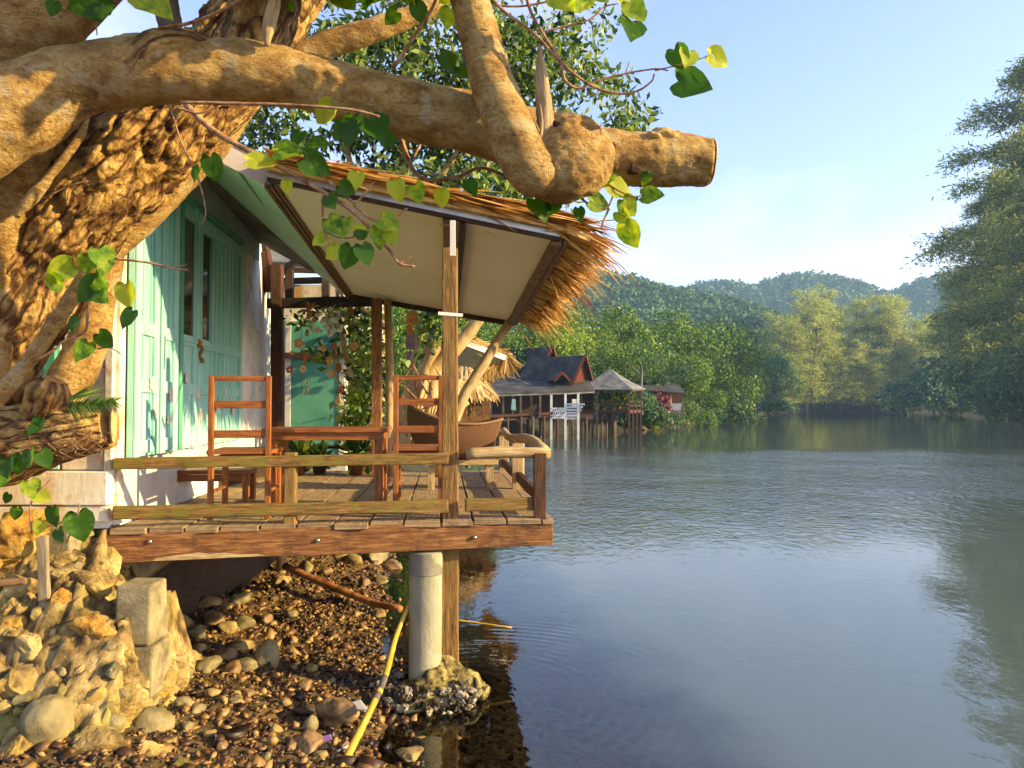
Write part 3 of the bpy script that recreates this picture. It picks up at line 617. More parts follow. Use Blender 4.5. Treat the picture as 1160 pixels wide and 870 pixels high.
# ---- roof post, pillar, footing
b = P(511, 757, 5.10); t_ = P(510, 282, 5.08)
pt = thing('roof_post', 'tall weathered square timber post carrying the thatched awning', 'post', (b.x, b.y, b.z))
mb = MB(); mb.beam((b.x-.005, b.y, .12), (t_.x, t_.y, t_.z), .112, .09, up=(0, 1, 0), jit=.007, tw=.85); mb.build('shaft', m_post, pt, bevel=.006)
mb = MB(); q = P(513, 290, 4.96); q2 = P(513, 250, 4.98); mb.beam(q, q2, .035, .02, up=(0, 1, 0)); mb.build('metal_bracket', m_whitem, pt)
q = P(512, 357, 4.955); mb = MB(); mb.beam(q-du*.09+Zu*.01, q+du*.07, .022, .02); mb.build('white_tie', m_whitem, pt)
pc = P(482, 700, 4.99); m_topband = mat('dark_grey_concrete', [(.13, .12, .09), (.22, .20, .15)], 5, rough=.8, bump=.3)
mb = MB(); mb.tube([(pc.x, pc.y, .1), (pc.x, pc.y, .5), (pc.x+.003, pc.y, .945)], [.108], 40, seg=12, disp=lambda u, a, r, p: .0015*noise.noise(p*9))
m_pill = mat('grey_concrete_pipe', [(.22, .205, .14), (.29, .27, .19), (.35, .33, .23)], 3, stretch=(1, 1, .5), rough=.8, bump=.4, bscale=14, dirt=((.20, .21, .06), .75, 2.5, .46, .62))
pil = mb.build('concrete_pillar', m_pill, smooth=True); tag(pil, 'round grey concrete pillar standing under the deck beam', 'pillar')
mb = MB(); mb.lathe([(.1095, .80), (.1105, .80), (.1105, .805), (.1095, .943)], (pc.x, pc.y, 0), 40); mb.build('dark_top_band', m_topband, pil, smooth=True)  # darker grey band round the top of the pillar
ft = thing('pillar_footing', 'rough mossy rock and concrete footing crusted with oysters under the pillar', 'footing', (pc.x+.1, pc.y, -.1))
mb = MB(); mb.rock((pc.x+.13, pc.y+.06, .03), (.25, .22, .19), seed=5, sub=5, rough=.45); mb.rock((pc.x-.03, pc.y, -.03), (.28, .24, .16), seed=8, sub=5, rough=.3)
m_foot = mat('pitted_mossy_concrete', [(.02, .014, .005), (.20, .15, .04), (.42, .35, .12)], 22, stops=[.40, .50, .62], rough=.9, bump=1.6, bscale=2)
mb.build('rock_base', m_foot, ft, smooth=True)
mb = MB()
for k in range(220):
    a = random.uniform(math.pi*.75, math.pi*1.95); rr = random.uniform(.22, .37); z = random.uniform(-.05, .12)-max(0, rr-.30)*.8
    mb.rock((pc.x+.03+rr*math.cos(a)*1.05, pc.y+rr*.85*math.sin(a), z), [random.uniform(.010, .032) for _ in range(3)], seed=k, sub=2, rough=.8, rz=k)
tag(mb.build('oyster_crust', m_oyster, ft), kind='stuff')
# ---- thatched awning
NL, NR, FR, FL = P(312, 207, 4.95), P(630, 272, 5.3), P(578, 364, 8.3), P(400, 334, 8.3)
def A(a, b, h=0):
    p = NL.lerp(NR, a).lerp(FL.lerp(FR, a), b); return p+Zu*h
aw = thing('thatched_awning', 'sloping palm thatch awning with cream ceiling sheet over the deck', 'awning', (A(.5, .5).x, A(.5, .5).y, A(.5, .5).z))
mb = MB(); mb.slab([A(0, 0), A(1, 0), A(1, 1), A(0, 1)], .012, nrm=(0, 0, 1)); mb.build('ceiling_sheet', m_cream, aw)
mb = MB(); mb.beam(A(-.02, -.012, .035), A(1.01, -.012, .035), .05, .055); mb.build('metal_channel', m_metal, aw, bevel=.004)
mb = MB(); mb.beam(A(-.02, -.012, -.004), A(1.01, -.012, -.004), .045, .02); mb.build('dark_edge_strip', m_dark, aw)
mb = MB(); mb.beam(A(1.0, -.01, -.02), A(1.0, 1.02, -.02), .07, .05, jit=.004); mb.beam(A(1.035, -.01, 0), A(1.035, 1.02, 0), .04, .05, jit=.004); mb.build('edge_rafter', m_rafter, aw, bevel=.004)
mb = MB(); mb.beam(A(.60, -.008, -.035), A(.60, 1.0, -.035), .075, .065, jit=.004); mb.build('middle_rafter', m_rafter, aw, bevel=.004)
mb = MB(); mb.beam(A(.653, -.008, -.03), A(.653, 1.0, -.03), .04, .055, jit=.004); mb.build('middle_rafter', m_dark, aw, bevel=.004)
mb = MB()
for k, o in enumerate((-.005, -.03, -.055)): mb.beam(A(0, 0, .0)+wn*o*1.1+Zu*(.0-.01*k), A(0, 1.02, 0)+wn*o*1.1+Zu*(.0-.01*k), .02, .035)
mb.build('ledger_strip', m_rafter, aw)
mb = MB(); mb.beam(A(-.02, 1.0, -.02), A(1.02, 1.0, -.02), .05, .06); mb.build('back_beam', m_dark, aw)
# thatch: a lumpy bed with loose blades laid over it, tips hanging past the right-hand edge
V0 = []; nb = 26; na = 30
mb = MB(); grid = {}
for top in (0, 1):
    for i in range(na+1):
        for j in range(nb+1):
            a = -.02+1.14*i/na; b = -.035+1.07*j/nb; p = A(a, b, .045+top*(.085-.05*max(0, (a-.95)/.17))); p += Zu*(.018*noise.noise(p*9))*(1 if top else .4)-Zu*max(0, a-1)*.35
            grid[(top, i, j)] = len(mb.v); mb.v.append(p)
def q4(*k): mb.f.append([grid[x] for x in k]); mb.uv.append([(0, 0)]*4)
for i in range(na):
    for j in range(nb):
        q4((1, i, j), (1, i+1, j), (1, i+1, j+1), (1, i, j+1)); q4((0, i, j+1), (0, i+1, j+1), (0, i+1, j), (0, i, j))
for i in range(na): q4((0, i, 0), (0, i+1, 0), (1, i+1, 0), (1, i, 0)); q4((1, i, nb), (1, i+1, nb), (0, i+1, nb), (0, i, nb))
for j in range(nb): q4((0, 0, j+1), (0, 0, j), (1, 0, j), (1, 0, j+1)); q4((0, na, j), (0, na, j+1), (1, na, j+1), (1, na, j))
mb.build('thatch_bed', m_thatch, aw)
rng = np.random.default_rng(11)
def blades(n, a0, a1, b0, b1, ln, hgt, droop, wid, jit, dirv=None):
    Vs = []; Fs = []
    ad = (NR-NL).normalized()
    for k in range(n):
        a = rng.uniform(a0, a1); b = rng.uniform(b0, b1); p = A(a, b, rng.uniform(*hgt)); l = rng.uniform(*ln)
        d = (dirv if dirv is not None else ad)+Vector(rng.normal(size=3))*jit; d.normalize(); sd_ = d.cross(Zu).normalized()
        sd_ = (sd_+Zu*rng.normal()*.5).normalized(); wdt = rng.uniform(*wid); dr = rng.uniform(*droop)
        pts = [p+d*(l*t)-Zu*(dr*l*max(0, t-.25)**2) for t in (0, .35, .7, 1)]
        o = len(Vs)
        for i, q in enumerate(pts):
            ww = wdt*(1, 1, .75, .12)[i]; Vs += [q-sd_*ww, q+sd_*ww]
        for i in range(3): Fs.append((o+2*i, o+2*i+1, o+2*i+3, o+2*i+2))
    return Vs, Fs
def thatch_part(name, sets, m, parent):
    Vs = []; Fs = []
    for v, f in sets:
        o = len(Vs); Vs += v; Fs += [tuple(x+o for x in q) for q in f]
    mi = base_matrix(parent).inverted(); return np_mesh(name, [tuple(mi @ v) for v in Vs], Fs, m, parent)
thatch_part('thatch_blades', [blades(2600, -.02, .95, -.035, 1.03, (.25, .55), (.11, .16), (0, .25), (.006, .014), .10),
                              blades(900, -.03, .97, -.045, -.015, (.25, .5), (.085, .16), (0, .12), (.006, .013), .06)], m_thatch, aw)
thatch_part('thatch_fringe', [blades(1900, .95, 1.06, -.03, 1.02, (.18, .46), (.03, .13), (.05, .55), (.007, .016), .13),
                              blades(260, 1.0, 1.08, -.05, 1.02, (.3, .58), (.03, .12), (.05, .8), (.007, .015), .24)], m_thatch, aw)
# ---- porch frame behind: dark posts, tie beams, braces
pf = thing('porch_frame', 'dark timber porch frame with posts, tie beams and braces behind the table', 'porch frame', P(315, 530, 8.6))
for px, d, r, m_, top in ((315, 8.6, .075, m_darkred, 300),):
    mb = MB(); mb.beam(P(px, 536, d), P(px-1, top, d), .12, .11, up=(0, 1, 0), jit=.006); mb.build('frame_post', m_darkred, pf, bevel=.005)
mb = MB(); mb.beam(P(427, 540, 8.06), P(427, 338, 8.06), .10, .09, up=(0, 1, 0), jit=.006); mb.build('frame_post', m_beam, pf, bevel=.005)
mb = MB(); mb.tube([P(440, 540, 8.2), P(442, 440, 8.2), P(439, 340, 8.2)], [.05, .045, .04], 10, disp=lambda u, a, r, p: .005*noise.noise(p*10)); mb.build('frame_post', m_pale, pf, smooth=True)
mb = MB(); mb.beam(P(304, 344, 8.62), P(432, 341, 8.45), .09, .11, jit=.004); mb.build('tie_beam', m_dark, pf, bevel=.005)
mb = MB(); mb.beam(P(300, 319, 8.9), P(398, 317, 8.7), .07, .07, jit=.004); mb.beam(P(300, 305, 9.0), P(370, 307, 9.0), .06, .06); mb.build('tie_beam', m_dark, pf, bevel=.004)
mb = MB(); mb.beam(P(308, 318, 8.75), P(343, 289, 8.7), .06, .07); mb.build('brace', m_dark, pf)
mb = MB(); mb.beam(P(328, 338, 8.8), P(328, 306, 8.8), .09, .07, up=(0, 1, 0)); mb.build('short_post', m_dark, pf); mb = MB(); mb.beam(P(369, 340, 8.7), P(369, 312, 8.7), .08, .07, up=(0, 1, 0)); mb.build('short_post', m_dark, pf)
mb = MB(); mb.beam(P(288, 262, 8.5), P(298, 300, 8.7), .2, .12, up=(0, 1, 0)); mb.beam(P(298, 285, 8.55), P(306, 330, 8.7), .12, .1, up=(0, 1, 0)); mb.build('wall_end_stud', m_darkred, pf)
mb = MB(); mb.beam(P(404, 345, 8.5), P(445, 378, 9.5), .05, .05); mb.build('brace', m_dark, pf)
# ---- leaning pole strut
mb = MB(); mb.tube([P(497, 541, 8.02), P(520, 461, 8.1), P(548, 412, 8.2), P(580, 360, 8.3)], [.062, .06, .056, .05], 14, seg=30, disp=lambda u, a, r, p: .006*noise.noise(p*7)+.004*noise.noise(p*22))
o = mb.build('leaning_strut', m_pale, smooth=True); tag(o, 'pale leaning branch pole propping the far right corner of the awning', 'pole')
# ================================================================== FURNITURE AND ORNAMENTS
def chair(name, label, x, y, rz, w_, h, mt, group):
    c = thing(name, label, 'chair', (x, y, DZ+.005), rz, group); Mx = Matrix.Translation(c.location) @ Matrix.Rotation(rz, 4, 'Z')
    def T(a, b, z): return Mx @ Vector((a, b, z))
    def part(n, *bs, m=None):
        mb = MB()
        for p, q, ww, hh in bs: mb.beam(T(*p), T(*q), ww, hh, up=(Mx.to_3x3() @ Vector((0, 1, 0)) if abs(p[2]-q[2]) > .1 else Zu))
        return mb.build(n, m or mt, c, bevel=.004)
    a = w_/2-.018
    for s in (-1, 1):
        part('leg', ((s*a, 0, 0), (s*a, 0, h), .036, .034)); part('leg', ((s*a, .38, 0), (s*a, .38, .42), .036, .036))
    part('top_rail', ((-a+.018, 0, h-.018), (a-.018, 0, h-.018), .022, .034))
    for z, t in ((h-.19, .05), (h-.385, .052)): part('back_slat', ((-a+.018, .002, z), (a-.018, .002, z), .018, t))
    mb = MB(); mb.beam(T(0, -.012, .44), T(0, .42, .44), w_+.02, .028); mb.build('seat', mt, c, bevel=.006)
    part('seat_frame', ((-a+.018, .36, .395), (a-.018, .36, .395), .02, .05), ((-a+.018, .02, .395), (a-.018, .02, .395), .02, .05), ((-a, .02, .395), (-a, .36, .395), .05, .02), ((a, .02, .395), (a, .36, .395), .05, .02))
    part('stretcher', ((-a, .02, .18), (-a, .36, .18), .03, .018)); part('stretcher', ((a, .02, .18), (a, .36, .18), .03, .018))
    return c
g = 'ladder back chairs on the deck'
p1 = P(272, 460, 5.02); p2 = P(474, 460, 5.42)
chair('wooden_chair', 'orange brown ladder back chair by the teal folding doors at the left rail', p1.x, p1.y, R(7), .40, .945, m_varn, g)
chair('wooden_chair', 'darker ladder back chair beside the roof post, right of the table', p2.x, p2.y, R(5), .355, .965, m_varn, g)
p = P(374, 460, 5.62); tb = thing('wooden_table', 'small varnished wooden table standing between the two chairs on the deck', 'table', (p.x, p.y, DZ+.005), R(6))
Mx = Matrix.Translation(tb.location) @ Matrix.Rotation(R(6), 4, 'Z')
def T(a, b, z): return Mx @ Vector((a, b, z))
mb = MB()
for k in range(4): mb.beam(T(-.435, -.19+k*.135, .572), T(.435, -.19+k*.135, .572), .131, .03)
mb.build('table_top', m_varn, tb, bevel=.005)
mb = MB()
for y in (-.22, .24): mb.beam(T(-.40, y, .53), T(.40, y, .53), .02, .055)
for x in (-.385, .385): mb.beam(T(x, -.21, .53), T(x, .23, .53), .02, .055)
mb.build('apron', m_varn, tb, bevel=.003)
for x in (-.375, .375):
    for y in (-.19, .21):
        mb = MB(); mb.beam(T(x, y, 0), T(x, y, .555), .062, .062, up=(0, 1, 0)); mb.build('leg', m_varn, tb, bevel=.004)
p = P(241, 555, 5.95); bn = thing('low_bench', 'low brown bench by the white wall behind the left chair', 'bench', (p.x, p.y, DZ+.005), R(4))
Mx = Matrix.Translation(bn.location) @ Matrix.Rotation(R(4), 4, 'Z')
mb = MB(); mb.beam(T(-.31, 0, .235), T(.31, 0, .235), .24, .035); mb.build('bench_top', m_varnd, bn, bevel=.005)
mb = MB(); mb.beam(T(-.29, -.10, .19), T(.29, -.10, .19), .018, .05); mb.build('apron', m_varnd, bn)
for x in (-.28, .28):
    for y in (-.09, .09): mb = MB(); mb.beam(T(x, y, 0), T(x, y, .22), .045, .045, up=(0, 1, 0)); mb.build('leg', m_varn, bn, bevel=.004)
# woven basket cradle on a low stand
bp = P(514, 486, 6.9); bk = thing('wicker_basket', 'big brown boat-shaped wicker basket tipped on a low stand behind the roof post', 'basket', (bp.x, bp.y, bp.z-.16))
mb = MB(); nu, nv = 100, 24; Rm = Matrix.Rotation(R(8), 3, 'Z') @ Matrix.Rotation(R(9), 3, 'Y'); idx = {}
for lay, sc in ((0, 1.), (1, .955)):
    for i in range(nu):
        for j in range(nv+1):
            t = j/nv; a = 2*math.pi*i/nu; rr = math.sin(t*math.pi/2)**.75
            v = Vector((.43*rr*math.cos(a), .27*rr*math.sin(a), -.34*math.cos(t*math.pi/2)**1.0+.10*(abs(math.cos(a))**2)*t*t))*sc
            v *= 1+.012*math.sin(i*math.pi)*(-1)**j+(.012 if (i+j) % 2 else -.012)
            idx[lay, i, j] = len(mb.v); mb.v.append(Vector((bp.x, bp.y, bp.z+.06))+Rm @ v)
for i in range(nu):
    k = (i+1) % nu
    for j in range(nv):
        for lay in (0, 1):
            q = [idx[lay, i, j], idx[lay, k, j], idx[lay, k, j+1], idx[lay, i, j+1]]
            mb.f.append(q if lay == 0 else q[::-1]); mb.uv.append([(i/3, j/3), ((i+1)/3, j/3), ((i+1)/3, (j+1)/3), (i/3, (j+1)/3)])
rim = [mb.v[idx[0, i, nv]].copy() for i in range(nu)]
mb.build('basket_bowl', m_basket, bk)
mb = MB(); mb.tube(rim+[rim[0]], [.014], 8, seg=128, caps=False); mb.build('basket_rim', m_rafter, bk, smooth=True)
sp = P(520, 505, 6.9); st = thing('low_stand', 'pale low wooden stand holding the wicker basket', 'stand', (sp.x, sp.y, DZ+.005), R(6))
Mx = Matrix.Translation(st.location) @ Matrix.Rotation(R(6), 4, 'Z'); hh = bp.z-.27-DZ
mb = MB(); mb.beam(T(-.3, 0, hh-.03), T(.34, 0, hh-.03), .3, .045); mb.build('stand_top', m_pale, st, bevel=.005)
for x in (-.25, .28):
    for y in (-.1, .1): mb = MB(); mb.beam(T(x, y, 0), T(x, y, hh-.05), .05, .05, up=(0, 1, 0)); mb.build('leg', m_pale, st)
# ---- second house behind, with the half lit teal door
W2 = 10.6
bh = thing('white_house', 'white plank house with a half sunlit teal door behind the hanging ornaments', 'house', P(350, 525, W2+1))
def Q(px, py, d=W2): return P(px, py, d)
def wq(px0, px1, z0, z1, o, th, m_, nm, par, bev=0):
    a = P(px0, 460, W2-o); b = P(px1, 460, W2-o+.0); mb = MB()
    mb.slab([Vector((a.x, a.y, z0)), Vector((b.x, b.y, z0)), Vector((b.x, b.y, z1)), Vector((a.x, a.y, z1))], th, nrm=(0, -1, 0)); return mb.build(nm, m_, par, bevel=bev)
wq(255, 394, 1.0, 3.6, -.08, .1, m_white, 'wall', bh)
wq(331, 384, 1.12, 3.08, .03, .045, m_teal2, 'door', bh)
wq(324, 330, 1.1, 3.16, .04, .05, m_bwhite, 'door_frame', bh); wq(385, 391, 1.1, 3.16, .04, .05, m_bwhite, 'door_frame', bh)
wq(316, 395, 2.56, 2.64, .085, .05, m_rafter, 'cross_rail', bh)
mb = MB(); mb.slab([P(258, 300, W2-1.2), P(436, 306, W2-1.2), P(436, 250, W2+2), P(258, 250, W2+2)], .06, nrm=(0, -.4, .9)); mb.build('roof', m_slatel, bh)
mb = MB(); mb.slab([P(392, 366, 10.2), P(434, 396, 10.2), P(434, 330, 10.3), P(392, 330, 10.3)], .05, nrm=(0, -1, 0)); mb.build('gable_panel', m_cream, bh)
# dim clutter at the foot of the door
for k, (px, sc, lab) in enumerate(((338, 1.0, 'small dark flower pot at the left foot of the teal door'), (362, .85, 'middle small flower pot under the table line'), (404, 1.15, 'larger flower pot beside the brown porch post'))):
    q = P(px, 523, 8.35); pot = thing('flower_pot', lab, 'flower pot', (q.x, q.y, DZ+.005), 0, 'pots at the back of the deck')
    mb = MB(); mb.lathe([(0, 0), (.07*sc, 0), (.11*sc, .17*sc), (.12*sc, .17*sc), (.12*sc, .2*sc), (.1*sc, .2*sc), (.09*sc, .16*sc), (0, .15*sc)], (q.x, q.y, DZ+.005), 18); mb.build('pot', m_terra if k != 1 else m_dark, pot, smooth=True)
    n = 70; dirs = unit(rng.normal(size=(n, 3))+np.array([0, 0, 1.0])); V, Fq = leaf_quads(rng, np.array([[0, 0, .17*sc]])+dirs*rng.uniform(0, .1, (n, 1)), rng.uniform(.12, .26, n)*sc, .16, dirs)
    np_mesh('foliage', V, Fq, m_leafd, pot)
# plank bench of dark clutter
q = P(372, 512, 8.5); pb = thing('plank_shelf', 'low dark plank shelf under the teal door', 'shelf', (q.x, q.y, DZ+.005), R(4)); Mx = Matrix.Translation(pb.location) @ Matrix.Rotation(R(4), 4, 'Z')
mb = MB(); mb.beam(T(-.55, .12, .28), T(.5, .12, .28), .22, .03); mb.build('shelf_top', m_darkred, pb)
for x in (-.5, .45): mb = MB(); mb.beam(T(x, .12, 0), T(x, .12, .27), .2, .04, up=(0, 1, 0)); mb.build('leg', m_dark, pb)
# ---- shrub and thin leaning stem beside the door
cs = thing('climbing_shrub', 'leafy climbing shrub with a thin leaning stem beside the teal door', 'shrub', P(410, 520, 8.7))
mb = MB(); mb.tube([P(402, 525, 8.8), P(407, 470, 8.8), P(396, 420, 8.7), P(386, 370, 8.6), P(381, 318, 8.6)], [.035, .032, .03, .028, .02], 8); mb.tube([P(402, 470, 8.8), P(388, 440, 8.7), P(378, 420, 8.6)], [.012], 6); mb.tube([P(404, 475, 8.8), P(420, 450, 8.8), P(430, 410, 8.8)], [.014], 6); mb.build('stem', m_trunkpale, cs, smooth=True)
cb = [(395, 360, 22, 18), (412, 400, 26, 30), (420, 440, 26, 28), (405, 470, 24, 28), (365, 400, 20, 10), (380, 350, 24, 12), (415, 370, 20, 20), (340, 362, 16, 8)]
Cc = []; 
for px, py, rx, ry in cb:
    for _ in range(int(rx*ry*.42)): Cc.append(P(px+rng.normal()*rx*.55, py+rng.normal()*ry*.55, 8.75+rng.normal()*.25))
Cc = np.array([tuple(c) for c in Cc]); n = len(Cc); V, Fq = leaf_quads(rng, Cc-np.array(tuple(cs.location)), rng.uniform(.06, .13, n), .26, rng.normal(size=(n, 3))+np.array([.2, -.3, -.4]))
np_mesh('foliage', V, Fq, m_leafd, cs)
Cc = np.array([tuple(P(402+rng.normal()*7, 468+rng.normal()*14, 8.5+rng.normal()*.08)) for _ in range(130)]); V, Fq = leaf_quads(rng, Cc-np.array(tuple(cs.location)), rng.uniform(.08, .16, 130), .3, rng.normal(size=(130, 3))*.6+np.array([0, -.4, -.8]))
np_mesh('bright_foliage', V, Fq, m_leaflit, cs)
# ---- hanging mobile of carved flowers
def flower(mb, c, r, rot, th=.012, hole=True):
    n = 24; o = []; i_ = []
    X = Vector((math.cos(rot*.7), math.sin(rot*.7)*.5, 0)).normalized(); Y = Vector((0, 0, 1)); nn = X.cross(Y)
    for k in range(n):
        a = 2*math.pi*k/n; q = r*(.72+.28*abs(math.cos(2.5*a+rot))); o.append(c+X*q*math.cos(a)+Y*q*math.sin(a)); i_.append(c+X*r*.22*math.cos(a)+Y*r*.22*math.sin(a))
    vs = o+i_+[p+nn*th for p in o]+[p+nn*th for p in i_]; fs = []
    for k in range(n):
        j = (k+1) % n; fs += [[k, j, n+j, n+k], [2*n+j, 2*n+k, 3*n+k, 3*n+j], [j, k, 2*n+k, 2*n+j], [n+k, n+j, 3*n+j, 3*n+k]]
    mb.add(vs, fs)
mo = thing('hanging_mobile', 'strings of carved orange flowers hanging from the dark tie beam before the teal door', 'hanging mobile', P(360, 460, 8.2))
strs = [(330, [(328, 419, 7), (331, 400, 5)], 8.2), (341, [(339, 389, 10), (345, 405, 8), (343, 418, 7), (346, 432, 8), (347, 443, 6)], 8.2), (349, [(352, 352, 0), (347, 377, 7)], 8.3), (372, [(373, 409, 8), (366, 395, 6)], 8.15),
        (378, [(374, 423, 8), (378, 393, 7)], 8.2), (386, [(384, 417, 10), (386, 442, 7), (384, 454, 9)], 8.1), (399, [(397, 353, 9), (401, 392, 9)], 8.2)]
ms = MB()
for px, its, d in strs:
    ms.tube([P(px, 343, d+.2), P(px+1, max(i[1] for i in its)+4, d)], [.003], 5)
    for (x, y, r) in its:
        if r: mf = MB(); flower(mf, P(x, y, d-.01), r/F*d*.62, x*.37); mf.build('carved_flower', m_orn if (x+y) % 3 else m_terra, mo)
ms.build('string', m_string, mo)
sc_ = thing('shell_cluster', 'round cluster of white shells hanging above the teal door', 'shell ornament', P(372, 370, 8.2))
for k in range(40): mb = MB(); mb.rock(P(372+rng.normal()*8, 370+rng.normal()*9, 8.2+rng.normal()*.03), (.035, .008, .028), seed=k, sub=1, rz=k); mb.build('shell', m_shell, sc_)
mb = MB(); mb.tube([P(371, 343, 8.4), P(371, 362, 8.2)], [.004], 5); mb.build('string', m_string, sc_)
mb = MB()
for k in range(16):
    a = rng.uniform(0, 6.28); c = P(350, 352, 8.25); e = c+Vector((math.cos(a)*.13, rng.normal()*.03, math.sin(a)*.1)); mb.tube([c, c.lerp(e, .5)+Vector((0, 0, .02)), e], [.012, .006], 6)
mb.tube([P(350, 343, 8.4), P(350, 352, 8.25)], [.004], 5); o = mb.build('coral_ornament', m_orn); tag(o, 'pinkish branching coral ornament hanging under the tie beam', 'coral ornament')
ho = thing('hanging_ornament', 'orange cloth flower above a purple carved panel hanging from the awning edge', 'hanging ornament', P(465, 410, 8.0))
mb = MB(); mb.slab([P(461, 353, 8), P(472, 352, 8), P(474, 366, 8), P(460, 366, 8)], .02, nrm=(0, -1, 0)); flower(mb, P(466, 363, 7.97), .07, .5); flower(mb, P(464, 374, 7.97), .05, 1); mb.build('orange_flower', m_orn, ho)
mb = MB(); mb.slab([P(460, 380, 8), P(466, 375, 8), P(471, 380, 8), P(470, 396, 8), P(460, 396, 8)], .02, nrm=(0, -1, 0)); mb.slab([P(459, 398, 8), P(468, 398, 8), P(465, 408, 8), P(461, 408, 8)], .02, nrm=(0, -1, 0)); mb.build('carved_panel', m_purple, ho)
mb = MB(); mb.tube([P(467, 345, 8), P(466, 375, 8.0), P(464, 400, 8.0)], [.004], 5); mb.build('string', m_string, ho)
# ---- pandanus-like clump of pale trunks behind the deck
def leafblob(pts, ln, asp, m_, name, par, droop=-.35, k=1.0):
    n = len(pts); V, Fq = leaf_quads(rng, np.array(pts)-np.array(tuple(par.location)), rng.uniform(ln[0], ln[1], n), asp, rng.normal(size=(n, 3))*k+np.array([0, -.1, droop])); return np_mesh(name, V, Fq, m_, par)
tt = thing('multi_trunk_tree', 'tree of several leaning pale yellow trunks behind the right chair', 'tree', P(470, 528, 11))
for path, r in (([(452, 520), (468, 460), (490, 400), (512, 330), (520, 250)], .10), ([(470, 520), (476, 450), (484, 400), (500, 340)], .09), ([(480, 520), (490, 440), (500, 380), (505, 300)], .10), ([(448, 508), (470, 440), (520, 390), (560, 340)], .11),
                ([(500, 520), (505, 460), (506, 400), (490, 330)], .08), ([(462, 520), (462, 440), (474, 380), (482, 300)], .05), ([(452, 505), (490, 480), (530, 455)], .06), ([(486, 520), (512, 470), (520, 430)], .05)):
    mb = MB(); d = 11+rng.uniform(-.5, .5); mb.tube([P(x, y, d+.15*i) for i, (x, y) in enumerate(path)], [r*1.2, r, r*.75], 12, seg=24, disp=lambda u, a, r, p: .02*noise.noise(p*4)); mb.build('trunk', m_trunkpale, tt, smooth=True)
mb = MB()
for k in range(60):
    x = rng.uniform(446, 512); y = rng.uniform(440, 515); mb.tube([P(x, y, 10.8), P(x+rng.normal()*14, y-rng.uniform(10, 40), 10.8+rng.normal()*.3)], [.012, .006], 5)
mb.build('dry_stems', m_twig, tt)
leafblob([tuple(P(495+rng.normal()*14, 358+rng.normal()*16, 10.6+rng.normal()*.3)) for _ in range(650)], (.08, .17), .25, m_leafd, 'crown', tt)
# ---- big leafy tree above the roof
bt = thing('leafy_tree', 'tall dark green leafy tree rising behind the house and awning roofs', 'tree', P(420, 520, 14.5)); d0 = 14
mb = MB()
for path, r in (([(420, 520), (430, 380), (450, 220), (470, 60), (480, -80)], .16), ([(436, 340), (400, 200), (390, 140), (388, 60)], .07), ([(452, 260), (520, 170), (545, 120), (560, 40)], .07), ([(500, 260), (560, 230), (600, 200), (630, 120)], .05), ([(560, 300), (566, 255), (590, 215), (640, 150), (690, 150)], .05), ([(400, 300), (372, 220), (330, 130), (300, 60)], .06), ([(545, 120), (600, 90), (660, 60)], .04), ([(440, 280), (480, 240), (500, 215), (540, 195)], .05)):
    mb.tube([P(x, y, d0+rng.uniform(-.3, .3)) for x, y in path], [r, r*.7, r*.3], 9, seg=24)
mb.build('trunk', m_trunkpale, bt, smooth=True)
cl = []
for px, py, rx, ry, n in ((300, 130, 55, 55, 1500), (360, 70, 60, 50, 1500), (430, 140, 70, 55, 2300), (450, 50, 70, 45, 1900), (520, 190, 55, 45, 1600), (530, 110, 50, 60, 1500), (560, 40, 45, 45, 1100), (600, 90, 40, 45, 1000), (640, 55, 32, 30, 560), (590, 210, 35, 30, 600), (610, 150, 40, 35, 700),
                          (672, 95, 26, 20, 330), (705, 135, 24, 16, 260), (690, 160, 20, 14, 160), (725, 150, 10, 10, 70), (655, 20, 30, 20, 260), (330, 180, 40, 30, 700), (420, 210, 50, 30, 800), (480, -40, 120, 50, 1700), (360, -50, 90, 50, 1200), (700, 205, 18, 10, 40)):
    for _ in range(n//26):
        cx, cy = px+rng.normal()*rx*.55, py+rng.normal()*ry*.55; dd = d0+rng.normal()*.9
        for _ in range(26): cl.append(tuple(P(cx+rng.normal()*9, cy+rng.normal()*8, dd+rng.normal()*.16)))
leafblob(cl, (.13, .24), .19, m_leafd, 'crown', bt, droop=-.55, k=.8)
# ---- next awning and hut along the bank
a2 = thing('second_awning', 'smaller thatched awning with a white edge beyond the leaning pole', 'awning', P(550, 400, 14))
n1, n2, n3, n4 = P(505, 382, 13.5), P(574, 408, 14), P(548, 418, 16.5), P(500, 412, 16.5)
mb = MB(); mb.slab([n1, n2, n3, n4], .03, nrm=(0, 0, 1)); mb.build('ceiling_sheet', m_cream, a2)
mb = MB(); mb.beam(n1+Zu*.03, n2+Zu*.03, .05, .10); mb.build('edge_trim', m_bwhite, a2)
Vs = []; Fs = []
for k in range(900):
    t = rng.uniform(-.05, 1.06); u = rng.uniform(0, 1)**2; p = n1.lerp(n2, t).lerp(n4.lerp(n3, t), u)+Zu*rng.uniform(.08, .16)
    fr = t > .9; d = ((n2-n1).normalized()+Vector(rng.normal(size=3))*.2+(Vector((0, 0, -.7)) if fr else Vector((0, 0, 0)))).normalized()
    if k < 330: p = n2.lerp(n3, rng.uniform(-.02, 1))+Zu*rng.uniform(0, .12); d = Vector((.35+rng.normal()*.3, rng.normal()*.3, -.8)).normalized()
    l = rng.uniform(.22, .42); s_ = d.cross(Vector((0, 1, .3))).normalized()*.022; o = len(Vs); Vs += [p-s_, p+s_, p+d*l+s_*.2, p+d*l-s_*.2]; Fs.append((o, o+1, o+2, o+3))
thatch_part('thatch', [(Vs, Fs)], m_thatch, a2)
hu = thing('thatched_hut', 'small brown plank hut with a drooping straw roof before the grey roofed house', 'hut', P(540, 505, 19))
mb = MB()
